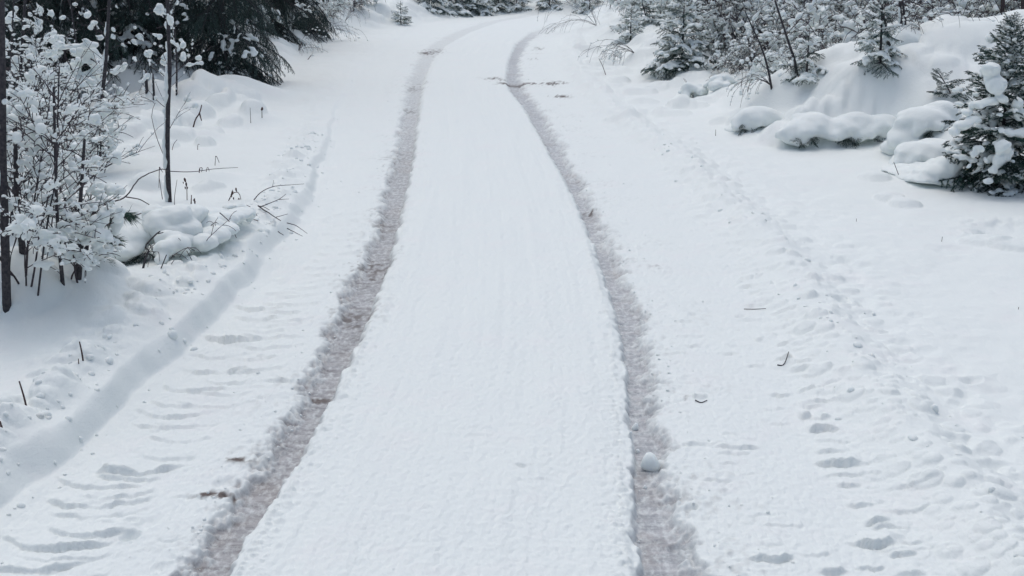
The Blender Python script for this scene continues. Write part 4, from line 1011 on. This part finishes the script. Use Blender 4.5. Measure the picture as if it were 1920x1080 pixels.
for i, (px, py) in enumerate(spots):
    b = P(px, py)
    if px > 1370 and b[1] < 17: yy_ = (16.2 if px < 1600 else 17.2) + rr.random() * 2.5; b = np.array([(px - 960) / FPX * yy_ * 1.02, yy_, 0]); b[2] = gz(b[0], b[1])
    lab = BUSH.get(i, 'bare bush weighed down by snow in the deep of the thicket right of the road')
    place_shrub('bare_shrub', lab, 'shrub', G_RT, b, TH[i % 5], rr.uniform(0, 6.28), rr.uniform(.4, .55) if i > 31 else rr.uniform(.65, .95) if px < 1640 else rr.uniform(.8, 1.1), (rr.uniform(-.2, .2), rr.uniform(-.2, .2)))
# heavier snow ghosts: slim snow-wrapped columns
G_C = 'snow wrapped bushes right of the road'
for i, (px, py, y, hh, lab) in enumerate([(1590, 125, 17.3, .8, 'tall hooded bush wrapped in snow like a column by the mound crest'), (1600, 95, 17.6, .7, 'snow wrapped bush leaning behind the hooded one'),
        (1520, 120, 17.8, .4, 'rounded bush fully capped by snow left of the hooded one'), (1425, 135, 17.4, .3, 'low bush capped by snow in front of the thicket'), (1300, 110, 17, .25, 'snow ball bush at the foot of the small tiered spruce'),
        (1355, 118, 16.9, .22, 'second snow ball bush right of the foot of the tiered spruce'), (1810, 62, 17.5, .3, 'snow capped tuft above the mound crest left of the nearest spruce'), (1850, 58, 16.5, .35, 'pointed snow capped bush behind the nearest spruce'), (1905, 45, 16.5, .4, 'snow capped bush in the upper right corner')]):
    x = (px - 960) / FPX * y / (CT + (540 - py) / FPX * ST) * 1.0; x = D(px, py, y)[0]; z = gz(x, y)
    t = empty('snow_capped_bush', (x, y, z), lab, 'bush', G_C)
    r = np.random.default_rng(i + 70); E = []
    for k in range(int(22 + 34 * hh)):
        f = r.random() ** .8; s = .085 * (1.15 - .6 * f) * (.5 + .8 * r.random())
        a = r.random() * 6.28; q = .15 * (1.15 - f) * r.random() ** .5 + .02
        E.append(((math.cos(a) * q, math.sin(a) * q, f * hh + s * .2), (s, s, s * .8), a))
    if i in (4, 5): E = [((c[0] * 1.6, c[1] * 1.3, c[2] * .75), rr_, a) for c, rr_, a in E]
    link('snow_cap', blob_mesh('snow_cap', E, .022, i, .5), t)
    for a_, b_ in shrub_meshes(600 + i, hh * 1.05, 2, .4, .4, .007, (5, 3), 1, .3, .04, .026, .08, .003):
        s_ = link('stem', a_, t)
# ---- stems standing in and before the thicket
G_RSAP = 'slim dark stems standing in the thicket right of the road'
for i, (lab, base, pts, r0, r1, tw, ex) in enumerate([
    ('curved dark stem with forking side twigs on the left of the mound crest', (1672, 102), [(1664, 70), (1656, 35), (1645, 0)], .028, .016, 7, 1.2),
    ('left of two straight slim stems rising behind the snow dome', (1690, 68), [(1689, 40), (1687, 0)], .022, .016, 4, 1.6),
    ('right of two straight slim stems rising behind the snow dome', (1696, 70), [(1697, 40), (1692, 0)], .018, .012, 4, 1.6),
    ('bare dark stem leaning left in front of the thicket', (1449, 162), [(1440, 130), (1428, 90), (1410, 50)], .015, .006, 7, .2),
    ('dark stem left of the buried spruce inside the thicket', (1497, 145), [(1490, 115), (1478, 78)], .020, .011, 6, .5),
    ('slanted stem above the tiered spruce top', (1345, 60), [(1335, 30), (1325, 0)], .018, .012, 5, .6),
    ('thin upright stem right of the small tiered spruce', (1335, 90), [(1335, 75), (1334, 60)], .014, .01, 2, .2)]):
    sapling(lab, base, pts, r0, r1, G_RSAP, -1, .35, tw, 80 + i, ex, 'standing_stem', tw_len=.5)
G_RB = 'red brown pine trunks in the upper right corner'
for i, (lab, px, y, rr_) in enumerate([('left red brown pine trunk in the upper right corner', 1862, 18.0, .035), ('thickest red brown pine trunk in the upper right corner', 1885, 18.5, .055), ('slim dark trunk right of the red brown pines', 1901, 17.8, .03),
        ('slim trunk at the right picture edge behind the nearest spruce', 1918, 19.5, .05)]):
    x = (px - 960) / FPX * y; z = gz(x, y); t = empty('pine_tree', (x, y, z), lab, 'tree', G_RB)
    g = Geo(); c = curve((0, 0, -.1), (-.05, 0, 1), 5.0, 8, -.02, np.random.default_rng(i), .02); tube(g, c, np.linspace(rr_, rr_ * .5, len(c)), 8); link('trunk', g.mesh('trunk', M_REDBARK), t)
    polys = []; r = np.random.default_rng(i + 5)
    for k in range(8): grow(r, c[1 + k % 7], (r.normal(), r.normal(), .3), 1.0, .008, 1, polys, .5, .08, (0, 4, 2), 2)
    for cc, q, lv in polys:
        if lv == 1:
            g = Geo(); tube(g, cc, np.linspace(max(q, .004), .003, len(cc)), 4); link('branch', g.mesh('branch', M_TWIG), t)

# ---- drooping twigs by the bend, right
def spray(label, root, n, seed, ln=.9, fan=(-1, 0), name='drooping_twigs', r0=.0035, dy=0.0, up=.9):
    b = P(*root) + np.array([0, dy, 0]); t = empty(name, b, label, 'shrub', 'wispy bare shrubs beside the bend'); r = np.random.default_rng(seed)
    for k in range(n):
        polys = []; grow(r, np.zeros(3), (fan[0] * r.random() + .2 * r.normal(), .4 * r.normal(), up), ln * (.6 + .6 * r.random()), r0, 0, polys, 1.5, .06, (3, 2), 1)
        g = Geo(); els = []
        for c, q, lv in polys:
            tube(g, c, np.linspace(max(q, .0028), .0018, len(c)), 3)
            for j in range(2, len(c)):
                if r.random() < .3: els.append((c[j] + np.array([0, 0, .01]), (.03, .02, .018), r.random() * 3))
        s = link('twig', g.mesh('twig', M_TWIG), t)
        if els: link('snow_load', blob_mesh('snow_load', els, .016, seed + k, .3, smooth=1), s)
spray('wispy twigs drooping over the road edge at the bend', (1118, 48), 10, 91, 1.6, (-1.2, 0))
spray('wiry twigs bowing left below the little drooping spruce', (1190, 100), 8, 92, .9, (-1.2, 0))
spray('low bare twigs bowing over the snow left of the thicket stems', (1345, 128), 11, 93, 1.0, (-1.3, 0))
spray('small crooked twigs standing in the snow before the little spruce', (1165, 112), 6, 94, .45, (-.6, 0))
spray('fine twigs fanned out in front of the leaning stem', (1445, 160), 8, 95, .6, (-1.0, 0))
spray('wiry twigs standing on the mound crest behind the dome', (1760, 70), 10, 96, .9, (-.8, 0), dy=.6)
spray('wiry twigs on the mound crest right of the two slim stems', (1730, 75), 9, 97, .9, (.6, 0), dy=.6)
spray('tangled low twigs in the brush past the drooping spruce', (600, 70), 12, 98, .9, (.8, 0))
spray('bare twigs lying by the road below the tangled brush', (560, 95), 9, 99, .8, (.9, 0))
spray('pair of bare twigs bending over the far road edge', (905, 14), 4, 100, .9, (.6, 0))
spray('thin twigs in front of the brush left of the bend', (645, 45), 6, 101, 1.0, (.2, 0))

# ---- brush and small spruces along the far side of the bend
G_F = 'small snowy spruces along the far side of the bend'
for i, (px, py, hh, L0, nb, lab) in enumerate([(752, 46, .75, .42, 26, 'small isolated dark spruce on the far snow bank left of the bend'), (890, 20, 1.3, .8, 34, 'dark hollow spruce above the far bank in the middle'), (935, 16, 1.0, .7, 34, 'far spruce right of the dark hollow one'),
        (968, 17, 1.0, .7, 30, 'far spruce with green tips hanging to the bank'), (855, 17, 1.0, .8, 30, 'far spruce left of the dark hollow one'), (1030, 12, 1.0, .6, 26, 'far spruce at the right end of the far bank'), (805, 12, 1.3, .8, 30, 'far spruce behind the isolated small one')]):
    b = P(px, py)
    spruce('spruce_tree', lab, G_F, b - np.array([0, 0, .15]), hh, L0, nb, FARS, .03, .93, -.45, .6, seed=110 + i, trunk_r=.02, snowp=.6)
for i, (px, py, lab) in enumerate([(625, 40, 'bare snowy bush beside the far left spruces'), (660, 22, 'bare snowy bush at the top where the road starts to bend'), (700, 10, 'bare snowy bush above the far snow bank'), (590, 60, 'low bare bush under the snow dusted spruces'),
                                   (1075, 8, 'bare snowy bush at the far end of the bend'), (540, 60, 'bare bush half hidden by the drooping spruce')]):
    b = P(px, py); place_shrub('bare_shrub', lab, 'shrub', 'bare bushes around the far bend', b, TH[i % 5], i * 1.3, .55)
# ---- loose snow: crumbs and balls
def crumbs():
    r = np.random.default_rng(9); g = Geo()
    pts = []
    for k in range(700):
        y = 3.8 + 16 * r.random() ** 1.6
        q = r.random()
        if q < .38: x = I(LT0, y) - r.exponential(.10) + .06; s = .006
        elif q < .78: x = I(RT1, y) + r.exponential(.18) - .05; s = .006
        elif q < .88: x = I(RT0, y) + .02 + r.exponential(.015); s = .006
        else: x = I(BANK, y) + r.exponential(.05); s = .007
        pts.append((float(x), y, s * (.5 + 1.3 * r.random() ** 3)))
    X = np.array([p[0] for p in pts]); Y = np.array([p[1] for p in pts]); hz = surface(X, Y)[0]
    for (x, y, s), z in zip(pts, hz):
        V = ICO1[0] * s * (.7 + .5 * r.random(3)) * (1 + .18 * r.normal(size=(len(ICO1[0]), 1)))
        g.add(V + np.array([x, y, z + s * .05]), T=ICO1[1])
    o = link('snow_crumbs', g.mesh('snow_crumbs', M_SNOW, True)); tag(o, 'scattered crumbs of snow along the wheel ruts', kind='stuff')
crumbs()
def clods():
    r = np.random.default_rng(19); g = Geo(); pts = []
    for k in range(420):
        y = 3.8 + 10 * r.random() ** 1.3
        if k % 4: x = I(BANK, y) - .20 + r.normal() * .12
        else: x = I(RIDGE, y) + r.normal() * .16
        pts.append((float(x), y, (.009 if k % 4 else .006) + .020 * r.random() ** 3.5))
    X = np.array([p[0] for p in pts]); Y = np.array([p[1] for p in pts]); hz = surface(X, Y)[0]
    for (x, y, q), z in zip(pts, hz):
        V = ICO2[0] * q * (.7 + .6 * r.random(3)); V = wob(V, 1.5 / q, q * .14, int(r.integers(1e6)))
        g.add(V + np.array([x, y, z - q * .25]), T=ICO2[1])
    o = link('snow_clods', g.mesh('snow_clods', M_SNOW, True)); tag(o, 'clods of ploughed snow on the bank and the right verge', kind='stuff')
clods()
def ball(px, py, s, lab, seed):
    x, y = flat(px, py, -.02); z = float(surface(np.array([x]), np.array([y]))[0][0])
    V = ICO2[0] * np.array([s, s * .9, s * 1.0]); V = wob(V, 1.6 / s, s * .13, seed)
    V = V * np.where(V[:, 2:3] > 0, np.array([[.85, .85, 1.15]]), np.array([[1, 1, .8]]))
    g = Geo(); g.add(V, T=ICO2[1]); o = link('snow_chunk', g.mesh('snow_chunk', M_SNOW), None, (x, y, z + s * .55)); tag(o, lab, 'snow chunk', 'loose chunks of snow in the right rut')
ball(1218, 868, .046, 'biggest white chunk of snow lying in the right rut', 1)
ball(1192, 795, .020, 'small round snow chunk in the right rut above the biggest one', 2)
ball(1196, 838, .011, 'tiny snow chunk touching the rut edge left of the biggest one', 3)
ball(1210, 905, .010, 'tiny snow crumb just below the biggest chunk', 4)
ball(1182, 820, .009, 'tiny snow crumb between the two larger chunks', 5)

# ---- broken twig bits lying on the road
def bit(lab, pts, r=.004, z=.003):
    q = []
    for a, b in pts:
        x, y = flat(a, b, .02); q.append([x, y, float(surface(np.array([x]), np.array([y]))[0][0]) + z])
    q = np.array(q); o = q[0].copy(); c = smooth_line(q - o, 8); g = Geo(); tube(g, c, np.linspace(r, r * .6, 8), 5)
    e = link('twig_fragment', g.mesh('twig_fragment', M_BARK), None, o); tag(e, lab, 'twig', 'broken twigs on the road')
bit('small curved dark twig in the track right of the right rut', [(1458, 682), (1470, 683), (1478, 670)], .0038)
bit('dark twig fragment lying in trodden snow right of the right rut', [(1304, 745), (1315, 748), (1326, 744)], .0035)
bit('thin twig fragment on the snow near the right verge', [(1395, 576), (1415, 577), (1436, 577)], .003)
print('objects', len(bpy.data.objects))
